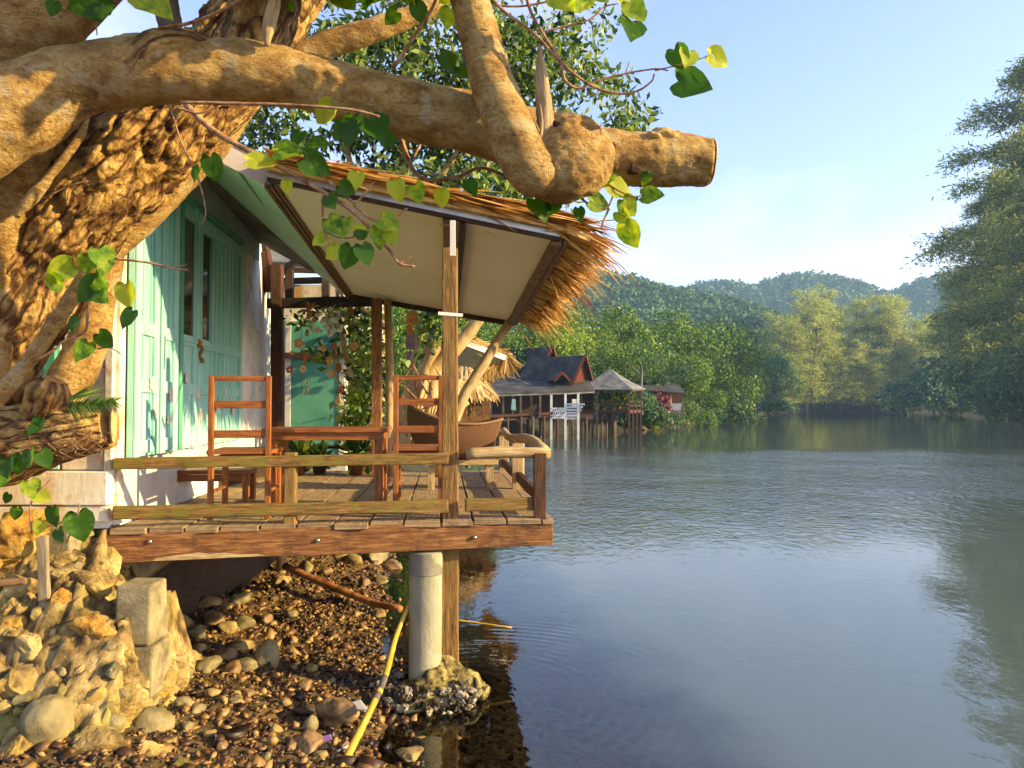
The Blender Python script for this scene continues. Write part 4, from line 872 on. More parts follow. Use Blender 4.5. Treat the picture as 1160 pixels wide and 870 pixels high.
for i in range(14): mb.beam(P(496+i*4.4, 480, 18.5+.02*i), P(496+i*4.4, 425, 18.5+.02*i), .085, .03, up=(0, 1, 0), jit=.01)
mb.build('plank_wall', m_beam, hu)
mb = MB(); mb.beam(P(490, 482, 18.4), P(556, 480, 18.6), 1.8, .12); mb.build('floor', m_dark, hu)
for px in (500, 530, 552): mb = MB(); mb.tube([P(px, 530, 18.4), P(px, 480, 18.4)], [.06], 8); mb.build('stilt', m_trunkfar, hu)
apx = P(524, 408, 18.8); Vs = []; Fs = []
for k in range(1500):
    a = rng.uniform(0, 6.28); u = rng.uniform(0.05, 1)**.6; e = apx+Vector((0.72*u*math.cos(a), 1.0*u*math.sin(a), -.72*u**1.1)); d = Vector((math.cos(a), 1.2*math.sin(a), -.95-.5*u)).normalized(); d = (d+Vector(rng.normal(size=3))*.12).normalized()
    s_ = d.cross(Zu).normalized()*.03; l = rng.uniform(.3, .5); o = len(Vs); Vs += [e-s_, e+s_, e+d*l+s_*.3, e+d*l-s_*.3]; Fs.append((o, o+1, o+2, o+3))
thatch_part('straw_roof', [(Vs, Fs)], m_thatchp, hu)
mb = MB(); mb.lathe([(.70, -.72), (.35, -.36), (.02, .0)], apx-Zu*.04, 18); mb.build('roof_cone', m_thatchp, hu)
# ================================================================== BIG FOREGROUND TREE
ft_ = thing('old_tree', 'massive gnarled tree in the foreground with a sawn horizontal limb and heart shaped leaves', 'tree', (-2.55, 4.1, .95))
def fis(u, a, r, p, k=1.0):
    """deep fissured bark"""
    q = Vector((math.cos(a)*r*9, math.sin(a)*r*9, u*2.0)); q += noise.noise_vector(p*4)*.6+noise.noise_vector(p*14)*.15
    dd = noise.voronoi(q)[0]; c = min(1, (dd[1]-dd[0])/.22)
    return k*(.026*(c-1)+.018*noise.noise(p*6)+.035*noise.noise(p*2.2)+.007*noise.noise(Vector((a*r*26, u*9, 1)))+.008*noise.noise(p*40)+.005*noise.noise(p*90))
def smo(u, a, r, p, k=1.0): return k*(.012*noise.noise(p*4)+.006*noise.noise(p*11)+.0035*noise.noise(p*30)+.002*noise.noise(p*70))
def limb(name, pts, m, n=40, seg=None, disp=smo, **k):
    path = [P(x, y, d) for x, y, d, r in pts]; rad = [r*d/F for x, y, d, r in pts]
    ln = sum((path[i+1]-path[i]).length for i in range(len(path)-1)); seg = seg or int(ln/.022)
    mb = MB(); mb.tube(path, rad, n, seg=seg, disp=(lambda u, a, r, p: disp(u, a, r, p, **k))); return mb.build(name, m, ft_, smooth=True)
# leaning trunk with deeply cracked bark
limb('trunk', [(-130, 620, 4.30, 70), (-75, 490, 4.25, 66), (-8, 372, 4.20, 62), (58, 268, 4.15, 64), (130, 190, 4.13, 64), (205, 122, 4.10, 58), (266, 60, 4.10, 52), (318, -10, 4.10, 46), (350, -80, 4.10, 40)], m_bark, n=240, seg=260, disp=fis, k=1.1)
limb('buttress_limb', [(-50, 560, 4.07, 30), (-16, 420, 4.02, 22), (-4, 310, 3.94, 23), (14, 220, 3.87, 27), (24, 150, 3.77, 34), (10, 90, 3.72, 44)], m_bark2, n=56)
limb('horizontal_limb', [(-140, 190, 3.2, 66), (-60, 160, 3.22, 60), (15, 126, 3.25, 50), (100, 88, 3.3, 38), (200, 80, 3.32, 37), (300, 84, 3.35, 33), (400, 108, 3.38, 32), (500, 132, 3.4, 33), (600, 158, 3.42, 34), (700, 177, 3.45, 29), (760, 181, 3.46, 28), (803, 183, 3.46, 27)], m_bark2, n=80, seg=200, k=1.3)
mb = MB(); ce = P(803, 183, 3.46); cd = (P(803, 183, 3.46)-P(760, 181, 3.46)).normalized(); cx = cd.cross(Zu).normalized(); cy = cx.cross(cd)
pts = [ce+cd*.006+(cx*math.cos(a)+cy*math.sin(a))*.103*(1+.02*math.sin(5*a)) for a in [i*math.pi/20 for i in range(40)]]; mb.slab(pts, .006, nrm=cd); mb.build('sawn_end', m_cut, ft_, bevel=.003)
for px, py, rx in ((755, 153, 20), (742, 158, 9)):
    mb = MB(); mb.rock(P(px, py, 3.4), (rx*3.4/F*1.0, .04, .030), seed=px, sub=3, rough=.5); mb.build('bark_burl', m_bark, ft_, smooth=True)
for px, py in ((692, 190), (718, 192), (690, 165)):
    mb = MB(); mb.rock(P(px, py, 3.335), (.028, .014, .02), seed=px+py, sub=3, rough=.5); mb.build('bark_scar', m_hole, ft_, smooth=True)
# upright limb that swells into a knot round the horizontal one
limb('upright_limb', [(515, -70, 3.28, 22), (532, 0, 3.26, 22), (549, 60, 3.22, 23), (564, 110, 3.17, 26), (584, 158, 3.13, 29), (606, 192, 3.15, 30), (636, 196, 3.24, 26)], m_bark2, n=64, k=.7)
kc = P(641, 180, 3.22); mb = MB()
V0, F0 = ICO[5]; vs = []
for v in V0:
    q = Vector(v); ax = math.atan2(q.z, q.x)
    r = 1+.10*noise.noise(q*1.6+Vector((3, 1, 4)))+.035*noise.noise(q*5)+.012*noise.noise(q*16)+.012*math.sin(11*ax+8*noise.noise(q*2.5))
    hole = (q-Vector((.42, -.72, .62)).normalized()).length; r -= .34*math.exp(-(hole/.17)**2); r += .06*math.exp(-((hole-.27)/.09)**2)
    h2 = (q-Vector((-.30, -.72, .66)).normalized()).length; r -= .2*math.exp(-(h2/.15)**2)
    vs.append(kc+Vector((q.x*.195, q.y*.180, q.z*.186))*r)
mb.add(vs, F0); kn = mb.build('knot', m_bark2, ft_, smooth=True)
mb = MB()
for a, b, s_ in (((.42, -.72, .62), .80, 1.0), ((-.30, -.72, .66), .86, .8)):
    d = Vector(a).normalized(); c = kc+Vector((d.x*.188, d.y*.175, d.z*.18))*(b-.06); mb.rock(c, (.034*s_, .03*s_, .032*s_), seed=int(b*100), sub=3, rough=.6)
mb.build('knot_hole', m_hole, kn, smooth=True)
mb = MB(); mb.tube([P(538, 99, 3.245), P(557, 97, 3.15), P(579, 106, 3.17)], [.006, .012, .006], 10, seg=20, disp=lambda u, a, r, p: .004*noise.noise(p*40)); mb.build('grey_scar', m_barkring, ft_, smooth=True)
mb = MB(); mb.tube([P(618, 160, 3.12), P(617, 120, 3.12), P(614, 85, 3.11), P(611, 50, 3.11)], [.040, .032, .026, .005], 9, seg=26, disp=lambda u, a, r, p: .012*noise.noise(Vector((a*2.2, u*2.5, 0)))+.004*noise.noise(p*40))
mb.tube([P(611, 168, 3.07), P(614, 140, 3.07), P(612, 118, 3.08)], [.008, .006, .002], 5, seg=10); mb.build('broken_stub', m_pale, ft_, smooth=True)
# other limbs
limb('back_limb', [(60, 330, 4.25, 22), (140, 260, 4.25, 22), (225, 180, 4.25, 19), (285, 105, 4.25, 17), (350, 60, 4.25, 15), (420, 35, 4.25, 13), (472, 16, 4.28, 11), (500, 0, 4.30, 9)], m_bark2, n=30)
limb('dark_stub', [(262, 95, 3.45, 40), (285, 50, 3.5, 38), (300, 0, 3.5, 40), (310, -60, 3.5, 36)], m_bark, n=60, disp=fis, k=.7)
limb('top_limb', [(-160, 60, 3.35, 62), (-60, 56, 3.35, 56), (25, 30, 3.4, 48), (90, -20, 3.4, 40), (160, -90, 3.4, 34)], m_bark2, n=48)
limb('grey_limb', [(205, 70, 3.3, 15), (192, 25, 3.3, 12), (185, -30, 3.3, 11)], m_trunkfar, n=24)
limb('bark_patch', [(155, 85, 3.25, 24), (180, 62, 3.26, 26), (215, 55, 3.27, 22), (240, 62, 3.3, 16)], m_bark, n=40, disp=fis, k=.4)
limb('low_stump', [(-60, 515, 4.07, 56), (0, 505, 4.07, 46), (60, 492, 4.04, 33), (100, 484, 4.02, 29), (124, 480, 4.02, 25)], m_bark, n=80, disp=fis, k=.7)
mb = MB(); ce = P(124, 479, 3.99); pts = [ce+Vector((.016, 0, 0))+Vector((.25*math.cos(a)*.08-.0, -math.cos(a)*.07, math.sin(a)*.105)) for a in [i*math.pi/16 for i in range(32)]]; mb.slab(pts, .012, nrm=Vector((.9, -.3, 0)).normalized()); mb.build('sawn_end', m_cut, ft_)
limb('stump_collar', [(40, 470, 3.97, 18), (55, 445, 3.95, 24), (62, 430, 3.95, 14)], m_bark, n=50, disp=fis, k=.5)
limb('pale_limb', [(20, 500, 4.25, 22), (72, 440, 4.25, 24), (100, 390, 4.28, 22), (118, 330, 4.30, 14), (136, 265, 4.30, 10), (160, 200, 4.30, 9)], m_bark2, n=30)
limb('thin_limb', [(-30, 480, 3.6, 11), (20, 425, 3.6, 10), (60, 370, 3.6, 9), (88, 325, 3.6, 8), (96, 300, 3.6, 4)], m_bark2, n=20)
limb('root_limb', [(18, 245, 3.35, 4), (40, 220, 3.34, 7), (75, 178, 3.34, 6), (95, 145, 3.34, 4), (102, 118, 3.34, 2.5)], m_bark2, n=12)
limb('dead_spike', [(312, 0, 3.2, 8), (305, 30, 3.2, 7), (302, 52, 3.2, 2)], m_pale, n=10)
# twigs
def twig(pts, r0, r1, d=3.2): tw = MB(); tw.tube([P(q[0], q[1], q[2] if len(q) > 2 else d) for q in pts], [r0*d/F, r1*d/F], 6, seg=len(pts)*5, disp=lambda u, a, r, p: .0012*noise.noise(p*60)); tw.build('twig', m_twig, ft_, smooth=True)
twig([(210, 118), (245, 150), (300, 180), (345, 205), (400, 240), (440, 282), (452, 298), (470, 302)], 3.6, 1.4, 3.25)
twig([(452, 298), (464, 292), (469, 284)], 1.3, .8, 3.25)
twig([(205, 116), (260, 117), (330, 119), (395, 124), (430, 132)], 2.2, 1.6, 3.15)
twig([(200, 122), (225, 128), (250, 120)], 1.6, 1, 3.15); twig([(192, 118), (205, 160), (225, 205), (233, 240), (228, 255)], 1.2, .7, 3.3)
twig([(130, 293), (165, 297), (196, 304), (213, 306)], 1.4, 1.2, 3.3); twig([(196, 304), (212, 299)], 1, .6, 3.3)
twig([(366, 215), (366, 250), (372, 275), (382, 292), (395, 292)], 1.8, 1.2, 3.25); twig([(366, 262), (390, 270), (420, 262), (440, 255)], 1, .8, 3.25)
twig([(372, 205), (395, 225), (405, 228), (425, 205)], 1.8, 1.2, 3.25); twig([(400, 232), (428, 252), (445, 248), (455, 240), (462, 236)], 1.4, .9, 3.25)
twig([(440, 125), (455, 160), (470, 195), (490, 204), (520, 200), (545, 190), (575, 200)], 2.6, 2, 3.6); twig([(468, 178), (478, 160), (484, 148)], 1.8, 1.2, 3.6)
twig([(445, 78), (470, 40), (490, 8), (498, -15)], 2.4, 1.6, 3.3)
twig([(545, -20), (568, 10), (605, 38), (640, 75), (672, 98), (700, 106), (722, 103), (738, 92), (741, 84)], 2.2, 1, 3.1)
twig([(560, 6), (590, 7), (625, 1)], 1.6, 1.2, 3.1); twig([(592, -20), (602, 15), (615, 38), (635, 70), (640, 90), (655, 100), (676, 92), (705, 84), (742, 78), (757, 80)], 1.9, 1, 3.1)
twig([(617, 36), (640, 30), (668, 22), (684, 8), (700, 4)], 1.4, .9, 3.1); twig([(742, 80), (775, 72), (802, 64)], 1, .6, 3.1); twig([(709, 83), (713, 70)], .9, .6, 3.1)
twig([(648, 215), (668, 232), (686, 236), (694, 222), (690, 208)], 1.6, 1, 3.3); twig([(690, 236), (684, 250), (681, 258)], 1.4, .9, 3.3); twig([(690, 210), (715, 222), (735, 220)], 1.2, .7, 3.3); twig([(681, 255), (705, 262)], .6, .4, 3.3)
twig([(100, 300), (98, 340), (98, 372), (84, 382), (70, 388), (62, 396), (38, 410)], 1.8, 1.4, 3.4); twig([(98, 305), (112, 292)], 1.4, 1, 3.4); twig([(110, 395), (125, 394), (138, 402)], 1, .6, 3.4)
twig([(20, 222), (45, 225), (80, 210), (100, 205)], 1.4, .8, 3.4); twig([(180, 32), (215, 26), (250, 12), (280, -5)], 2.4, 1.6, 3.15); twig([(108, 20), (110, 40)], 1.0, .6, 3.1)
twig([(36, 605), (34, 575), (42, 560), (60, 540)], 1.2, .8, 3.9); twig([(75, 615), (86, 590), (90, 570)], 1, .6, 3.9); twig([(40, 600), (70, 592), (88, 580)], .8, .5, 3.9)
# heart shaped leaves:  x, y, size, tip direction (degrees), depth, tilt
LV = [(158, -6, 44, -30, 3.05), (118, -4, 44, 200, 3.0), (62, 2, 18, 250, 3.02), (104, 6, 20, -70, 3.0), (82, 300, 30, 200, 3.3), (70, 318, 28, 190, 3.28), (113, 282, 30, -60, 3.3), (100, 290, 22, -100, 3.34), (112, 318, 34, -130, 3.25), (108, 315, 40, -50, 3.24),
      (142, 322, 30, -80, 3.22), (150, 352, 24, -120, 3.2), (100, 388, 26, -110, 3.35), (112, 378, 22, -50, 3.33), (88, 360, 20, -110, 3.4), (46, 474, 18, -100, 3.5), (40, 482, 14, -120, 3.48), (8, 520, 24, -80, 3.4), (24, 516, 24, -100, 3.4), (34, 510, 22, -70, 3.4), (46, 512, 22, -60, 3.42), (2, 535, 22, -110, 3.4),
      (632, -12, 40, -60, 3.05), (660, -8, 36, -110, 3.07), (675, -10, 26, -60, 3.07), (716, 24, 36, -95, 3.08), (712, 2, 30, -50, 3.06), (722, 8, 22, -70, 3.1), (764, 56, 30, -60, 3.1), (780, 58, 26, -100, 3.09), (772, 78, 18, -80, 3.1), (803, 62, 28, -20, 3.1), (768, 92, 42, -25, 3.08), (700, 0, 20, 60, 3.1),
      (606, 226, 30, -60, 3.3), (628, 230, 22, -110, 3.32), (672, 208, 30, 10, 3.32), (690, 208, 32, -20, 3.31), (668, 228, 26, -10, 3.29), (706, 226, 26, -50, 3.3), (728, 222, 26, -10, 3.28), (708, 254, 32, -60, 3.28), (700, 240, 20, -40, 3.33), (655, 236, 16, -80, 3.35), (735, 196, 16, -120, 3.36),
      (400, 132, 38, -100, 3.2), (418, 135, 40, -60, 3.22), (395, 140, 26, -130, 3.24), (435, 150, 26, -80, 3.3), (376, 120, 34, -150, 3.2), (282, 182, 32, 0, 3.2), (312, 172, 34, 0, 3.22), (345, 180, 34, -30, 3.2), (352, 162, 26, -20, 3.28), (372, 222, 22, -60, 3.22), (385, 210, 20, -30, 3.2), (372, 248, 24, -50, 3.2), (392, 248, 24, -100, 3.22),
      (398, 280, 28, -110, 3.21), (385, 282, 22, -150, 3.22), (410, 278, 26, -70, 3.2), (404, 268, 16, 40, 3.2), (432, 248, 26, -30, 3.2), (428, 258, 26, -80, 3.22), (440, 264, 18, -60, 3.22), (448, 205, 26, -80, 3.24), (405, 196, 24, -100, 3.26), (370, 268, 20, 220, 3.26), (414, 262, 18, 170, 3.25),
      (500, 62, 34, -30, 3.3), (516, 82, 26, -20, 3.32), (470, 5, 26, -60, 3.3), (238, 178, 30, -80, 3.2), (225, 190, 18, -120, 3.24), (510, 10, 24, -100, 3.3), (450, 14, 20, -140, 3.35), (340, 150, 22, -100, 3.3), (325, 205, 16, -90, 3.28), (470, 210, 24, -70, 3.5), (500, 215, 22, -90, 3.55), (530, 205, 20, -60, 3.5),
      (20, 575, 16, -110, 3.9), (34, 545, 22, -70, 3.9), (48, 590, 18, -100, 3.9), (60, 575, 24, -80, 3.9), (66, 600, 18, -60, 3.9), (88, 582, 34, -75, 3.9), (10, 560, 14, -120, 3.9), (40, 558, 20, -30, 3.9)]
lm = MB(); random.seed(5)
for x, y, s_, an, d in LV:
    nr = Vector((random.uniform(-.55, .55), -1, random.uniform(-.35, .6)))
    lm.leaf(P(x, y, d), s_*.9*d/F, R(an), nr, fold=random.uniform(.05, .35), curl=random.uniform(-.1, .45), wide=random.uniform(.85, 1.05))
lm.build('heart_leaves', m_leaf, ft_, smooth=True)
# crown overhead, above the picture: twigs and leaves whose shade dapples the left limbs
for k in range(7):
    e = Vector((random.uniform(-1.2, -.3), random.uniform(2.85, 3.35), random.uniform(3.85, 4.2))); s_ = P(512, -72, 3.28); mb = MB(); mb.tube([s_, s_.lerp(e, .5)+Vector((0, 0, .12)), e], [.012, .004], 6, seg=12); mb.build('twig', m_twig, ft_, smooth=True)
cr = MB()
for k in range(420):
    c = Vector((random.uniform(-1.25, -.2), random.uniform(2.8, 3.4), random.uniform(3.78, 4.2))); cr.leaf(c, random.uniform(.11, .17), R(random.uniform(200, 340)), Vector((random.uniform(-1, 1), -1, random.uniform(-.6, 1))), .2, .2)
cr.build('upper_leaves', m_leaf, ft_, smooth=True)
# shredded bark and fern on the low stump
mb = MB()
for k in range(40):
    x = random.uniform(20, 120); y = 505-(x-20)*.08+random.uniform(-26, 14); p = P(x, y, 3.90); mb.tube([p, p+Vector((random.uniform(-.06, .06), -.015, random.uniform(-.05, .02))), p+Vector((random.uniform(-.1, .1), -.0, random.uniform(-.09, .0)))], [.0022, .001], 4)
mb.build('shredded_bark', m_twig, ft_)
fe = MB()
for k in range(34):
    t = k/33; c = P(78+t*50, 462-t*8, 3.8)
    for s_ in (-1, 1):
        e = c+Vector((.05, random.uniform(-.03, .03), s_*.075*(1-t*.6)-.01)); n_ = Vector((0, -1, 0)); q = (e-c).cross(n_).normalized()*.006; fe.add([c-q, c+q, e], [[0, 1, 2]])
for k in range(9):
    c = P(78, 452, 3.8); e = P(118+k*1.5, 424+k*2.5, 3.85); q = Vector((0, 0, .006)); fe.add([c-q, c+q, e], [[0, 1, 2]])
o = fe.build('fern', m_leaflit); tag(o, 'small bright fern growing above the low sawn stump', 'fern')
# ================================================================== STONE WALL, ROCKS, SHORE
def wall_h(x, y):
    a = (y-3.42-.10*(x+2.6))/1.22*1.14; b = (-1.98-.05*(y-4.5)-x)/.25*1.1; s = min(a, b, 1.14+.04*(y-4.7), (5.1-y)/.25*1.1, .72 if x > -2.40 else max(.72, .72+(-2.40-x)*6)); 
    return s
def wall_z(x, y):
    q = Vector((x, y, 0)); h = wall_h(x, y)
    c3 = Vector((x, y, h))*5.2+noise.noise_vector(Vector((x, y, h))*5)*.35; dd = noise.voronoi(c3)[0]; h = h-.085*(1-min(1, (dd[1]-dd[0])/.30))*(.5+noise.noise(q*1.7+Vector((9, 0, 0)))) if h > 0 else h
    return max(h, -.4)+.05*noise.noise(q*2.3)+.06*noise.noise(q*6)+.05*abs(noise.noise(q*11))+.03*noise.noise(q*22)+.02*noise.noise(q*45)
rw = thing('stone_wall', 'crumbling mortared stone retaining wall under the tree and house', 'stone wall', (-2.6, 4.3, 0))
X = np.concatenate([np.arange(-5, -3.3, .08), np.arange(-3.3, -1.4, .018)]); Y = np.concatenate([np.arange(3.2, 5.0, .018), np.arange(5.0, 9.4, .12)]); GX, GY = np.meshgrid(X, Y)
Z = np.array([wall_z(a, b) for a, b in zip(GX.ravel(), GY.ravel())]); I = np.arange(X.size*Y.size).reshape(Y.size, X.size)
o = np_mesh('mortar', np.stack([GX.ravel()+2.6, GY.ravel()-4.3, Z], 1), np.stack([I[:-1, :-1], I[:-1, 1:], I[1:, 1:], I[1:, :-1]], -1).reshape(-1, 4), m_mortar, rw, smooth=False)
def hit(px, py, f, d0=2.5, d1=14, st=.02):
    d = d0
    while d < d1:
        p = P(px, py, d)
        if p.z <= f(p.x, p.y): return p
        d += st
    return None
def gz1(x, y): return float(gz(np.array([x]), np.array([y]))[0])
def surf(x, y): return max(wall_h(x, y), gz1(x, y))
ST = [(50, 825, 27, 34, 'g'), (70, 850, 12, 12, 'o'), (105, 715, 30, 20, 'o'), (68, 690, 12, 24, 'o'), (10, 710, 16, 12, 'o'), (100, 797, 17, 16, 's'), (140, 797, 24, 18, 's'), (168, 826, 24, 22, 'g'), (178, 775, 20, 16, 's'), (198, 765, 14, 16, 's'), (25, 775, 28, 26, 's'), (88, 765, 14, 12, 's'),
      (20, 670, 24, 14, 's'), (95, 660, 26, 16, 's'), (120, 635, 20, 16, 's'), (30, 735, 26, 16, 's'), (140, 770, 26, 14, 's'), (112, 845, 30, 22, 's'), (160, 860, 24, 16, 's'), (15, 855, 26, 26, 's'), (70, 635, 20, 12, 's'), (18, 620, 24, 16, 'o'), (50, 612, 16, 12, 'o'), (-8, 640, 20, 14, 's'), (90, 735, 16, 10, 's'),
      (172, 740, 16, 14, 's'), (140, 745, 14, 10, 's'), (188, 850, 14, 14, 's'), (60, 770, 14, 12, 's'), (185, 800, 14, 12, 's'), (128, 690, 12, 14, 's'), (150, 660, 16, 8, 's'), (205, 800, 12, 10, 'g'), (60, 720, 12, 10, 's'), (125, 820, 12, 10, 'g'), (88, 680, 10, 8, 's'), (40, 640, 10, 8, 's'), (10, 690, 10, 10, 's')]
mm = {'s': m_stone, 'o': m_stoneo, 'g': m_stoneg}
for i, (px, py, rx, ry, k) in enumerate(ST):
    p = hit(px, py, surf)
    if p is None: continue
    d = p.y; mb = MB(); mb.rock(p+Vector((0, .03, -.01)), (rx*d/F*1.05, ry*d/F*1.0, ry*d/F*1.1), seed=i+3, sub=4, cut=0 if k == 'g' else 7, rough=.14 if k == 'g' else .30, rz=random.uniform(-.4, .4)); mb.build('stone', mm[k], rw, smooth=(k == 'g'))
for i in range(58):
    px = random.uniform(0, 205); py = random.uniform(610, 868); p = hit(px, py, surf)
    if p is None: continue
    r = random.uniform(.02, .05); mb = MB(); mb.rock(p, (r*1.3, r, r), seed=i+90, sub=3, cut=6, rough=.3, rz=i); mb.build('stone', (m_stone, m_mortar, m_stoneg)[i % 3], rw, smooth=False)
# concrete blocks, stakes
cbk = thing('concrete_block', 'stack of two hollow-worn concrete blocks under the left beam end', 'concrete block', (-2.13, 4.32, .35))
for z0, z1, dx in ((.28, .56, .02), (.57, .90, 0)):
    mb = MB(); mb.beam((-2.11+dx, 4.36, z0), (-2.11+dx, 4.36, z1), .20, .22, up=(0, 1, 0), jit=.014, seg=8); mb.build('block', m_concrete, cbk, bevel=.015)
mb = MB(); a = P(188, 640, 4.75); mb.slab([P(146, 625, 4.79), P(196, 627, 4.79), P(190, 634, 4.79), P(156, 660, 4.79), P(147, 640, 4.79)], .2, nrm=(0, 1, 0)); o = mb.build('beam_bracket', m_concrete, bevel=.01); tag(o, 'slanted grey concrete bracket below the left end of the edge beam', 'bracket')
mb = MB(); p = P(52, 745, 4.12); q = P(48, 608, 4.35); mb.beam(p, p.lerp(q, .6), .04, .03, up=(0, 1, 0), jit=.006); mb.beam(P(51, 680, 4.2), q, .055, .045, up=(0, 1, 0), jit=.01, tw=1.1); o = mb.build('wooden_stake', m_stake, bevel=.004); tag(o, 'weathered grey wooden stake leaning on the stone wall', 'stake')
mb = MB(); mb.tube([P(-20, 662, 4.0), P(10, 660, 4.02), P(30, 658, 4.04)], [.022, .022, .018], 10); o = mb.build('driftwood_stick', m_rafter, smooth=True); tag(o, 'short dark stick lying across the left end of the stone wall', 'stick')
for lab, px, py, r in (('big orange rough laterite rock under the house sill', 22, 605, 26), ('smaller orange rough rock beside the dark gap', 5, 630, 18)):
    p = P(px, py, 4.42); mb = MB(); mb.rock(p, (r*p.y/F*1.2, .12, r*p.y/F*.9), seed=px, sub=5, rough=.45); o = mb.build('laterite_rock', m_stoneo, smooth=True); tag(o, lab, 'rock')
# ---- loose rocks on the shore
def ground_hit(px, py): return hit(px, py, gz1, 3.2, 16, .02)
big = [('angular brown boulder beside the yellow bamboo pole', 380, 810, 22, 24, m_wetstone, .45), ('round dark olive boulder in the middle of the pebbles', 299, 748, 15, 21, m_stoneg, .1), ('flat pale stone slab at the water edge in front of the footing', 462, 862, 22, 9, m_stone, .3),
       ('squarish reddish stone at the bottom below the boulder', 345, 848, 18, 14, m_wetstone, .4), ('small egg shaped stone left of the angular boulder', 349, 826, 9, 11, m_stoneg, .1)]
for k, (lab, px, py, rx, ry, m_, ro) in enumerate(big):
    p = ground_hit(px, py+ry*.6); d = p.y; mb = MB(); mb.rock(p+Vector((0, .06, ry*d/F*.55)), (rx*d/F, rx*d/F*.8, ry*d/F*.95), seed=k*7+2, sub=4, cut=0 if ro < .2 else 6, rough=ro, rz=k); o = mb.build('boulder', m_, smooth=True); tag(o, lab, 'boulder')
row = [(190, 716, 14), (206, 712, 12), (222, 722, 13), (240, 708, 14), (258, 716, 12), (276, 712, 13), (196, 740, 15), (215, 752, 14), (236, 760, 15), (254, 748, 13), (270, 738, 15), (278, 760, 15), (262, 764, 12), (224, 740, 10), (205, 770, 13), (232, 690, 14), (254, 690, 10), (272, 684, 12), (300, 704, 9), (318, 664, 10), (346, 648, 10), (370, 652, 8), (400, 640, 12), (425, 636, 14), (445, 646, 12), (385, 634, 10), (330, 700, 8),
       (330, 850, 10), (362, 862, 9), (300, 862, 8), (390, 848, 8), (310, 830, 8), (265, 800, 9), (285, 820, 7), (240, 790, 10), (222, 808, 9), (250, 850, 8), (235, 835, 7), (210, 830, 8), (345, 780, 8), (352, 762, 8), (375, 776, 7), (280, 790, 8), (322, 800, 7), (405, 836, 7), (300, 780, 7), (428, 700, 8), (432, 662, 9), (412, 664, 8)]
for k, (px, py, r) in enumerate(row):
    p = ground_hit(px, py)
    if p is None: continue
    d = p.y; mb = MB(); mb.rock(p+Vector((0, .02, r*d/F*.35)), (r*d/F*1.1, r*d/F*.9, r*d/F*.75), seed=k+40, sub=3, cut=6, rough=.3, rz=k*1.7, flat=.2); o = mb.build('shore_stone', (m_wetstone, m_stone, m_stoneg)[k % 3], smooth=True)
    tag(o, 'fist sized brown stone lying among the pebbles on the shore', 'stone', 'loose stones on the pebble shore')
# pebbles, uncountable
V0 = np.array([tuple(v) for v in ICO[1][0]]); F0 = np.array(ICO[1][1]); n = 19000
px = rng.uniform(-2.7, .5, n*3); py = 2.2+rng.uniform(0, 1, n*3)**1.35*7.6; z = gz(px, py); s_ = lag_sd(px, py); ok = (s_ > -.25-1.0*(rng.uniform(size=n*3)**3)) & (px > -2.7); px, py, z = px[ok][:n], py[ok][:n], z[ok][:n]; n = len(px)
z = z+np.array([.05*noise.noise(Vector((a, b, 0))*1.7)+.03*noise.noise(Vector((a, b, 0))*5)+.012*noise.noise(Vector((a, b, 0))*15) for a, b in zip(px, py)])
sz = np.exp(rng.normal(size=n)*.5)*.0135; ang = rng.uniform(0, 6.28, n); ax = sz*rng.uniform(.8, 1.7, n); ay = sz*rng.uniform(.7, 1.1, n); az = sz*rng.uniform(.4, .9, n)
Vv = np.repeat(V0[None]*1.0, n, 0)*(1+rng.normal(size=(n, len(V0), 1))*.30); 
for _ in range(5):
    pn = unit(rng.normal(size=(n, 3)))[:, None, :]; e_ = np.maximum(0, (Vv*pn).sum(-1, keepdims=True)-rng.uniform(.45, .8, (n, 1, 1))); Vv = Vv-pn*e_
Vv = Vv*np.stack([ax, ay, az], 1)[:, None, :]
til = rng.normal(size=(n, 1))*.5; x_, z_ = Vv[..., 0]*np.cos(til)-Vv[..., 2]*np.sin(til), Vv[..., 0]*np.sin(til)+Vv[..., 2]*np.cos(til)
c, s2 = np.cos(ang)[:, None], np.sin(ang)[:, None]; Vv = np.stack([x_*c-Vv[..., 1]*s2, x_*s2+Vv[..., 1]*c, z_], -1)+np.stack([px, py, z+az*.3], 1)[:, None, :]
o = np_mesh('pebbles', Vv.reshape(-1, 3), (F0[None]+(np.arange(n)*len(V0))[:, None, None]).reshape(-1, 3), m_pebble); tag(o, 'wet brown pebbles and broken shells covering the shore', 'pebbles', kind='stuff')
# poles and litter
mb = MB(); path = [P(372, 905, 3.75), P(397, 850, 4.0), P(433, 775, 4.5), P(449, 720, 4.85), P(464, 684, 5.0)]; mb.tube(path, [.020, .021, .019, .016, .013], 16, seg=60, disp=lambda u, a, r, p: .003*max(0, 1-abs(((u+.1) % .34)-.17)/.012)); o = mb.build('bamboo_pole', m_bamboo, smooth=True); tag(o, 'yellow bamboo pole leaning against the concrete pillar', 'pole')
q = catmull(path, 60); mb = MB(); mb.tube([q[k]+(q[k+1]-q[k])*0 for k in range(26, 33)], [.0206, .0203], 16, seg=12); mb.build('dark_stain', m_bamdark, o, smooth=True)
mb = MB(); mb.tube([P(322, 641, 7.3), P(370, 662, 7.1), P(420, 682, 6.9), P(454, 690, 6.7)], [.034, .034, .03], 10, disp=lambda u, a, r, p: .003*noise.noise(p*20)); o = mb.build('rusty_pole', m_rust, smooth=True); tag(o, 'rusty brown pole lying across the pebbles under the deck', 'pole')
mb = MB(); mb.tube([P(514, 702, 5.6), P(545, 706, 5.6), P(580, 711, 5.6)], [.007, .005], 6); o = mb.build('yellow_stick', m_bamboo, smooth=True); tag(o, 'thin yellow stick poking out over the water from the post', 'stick')
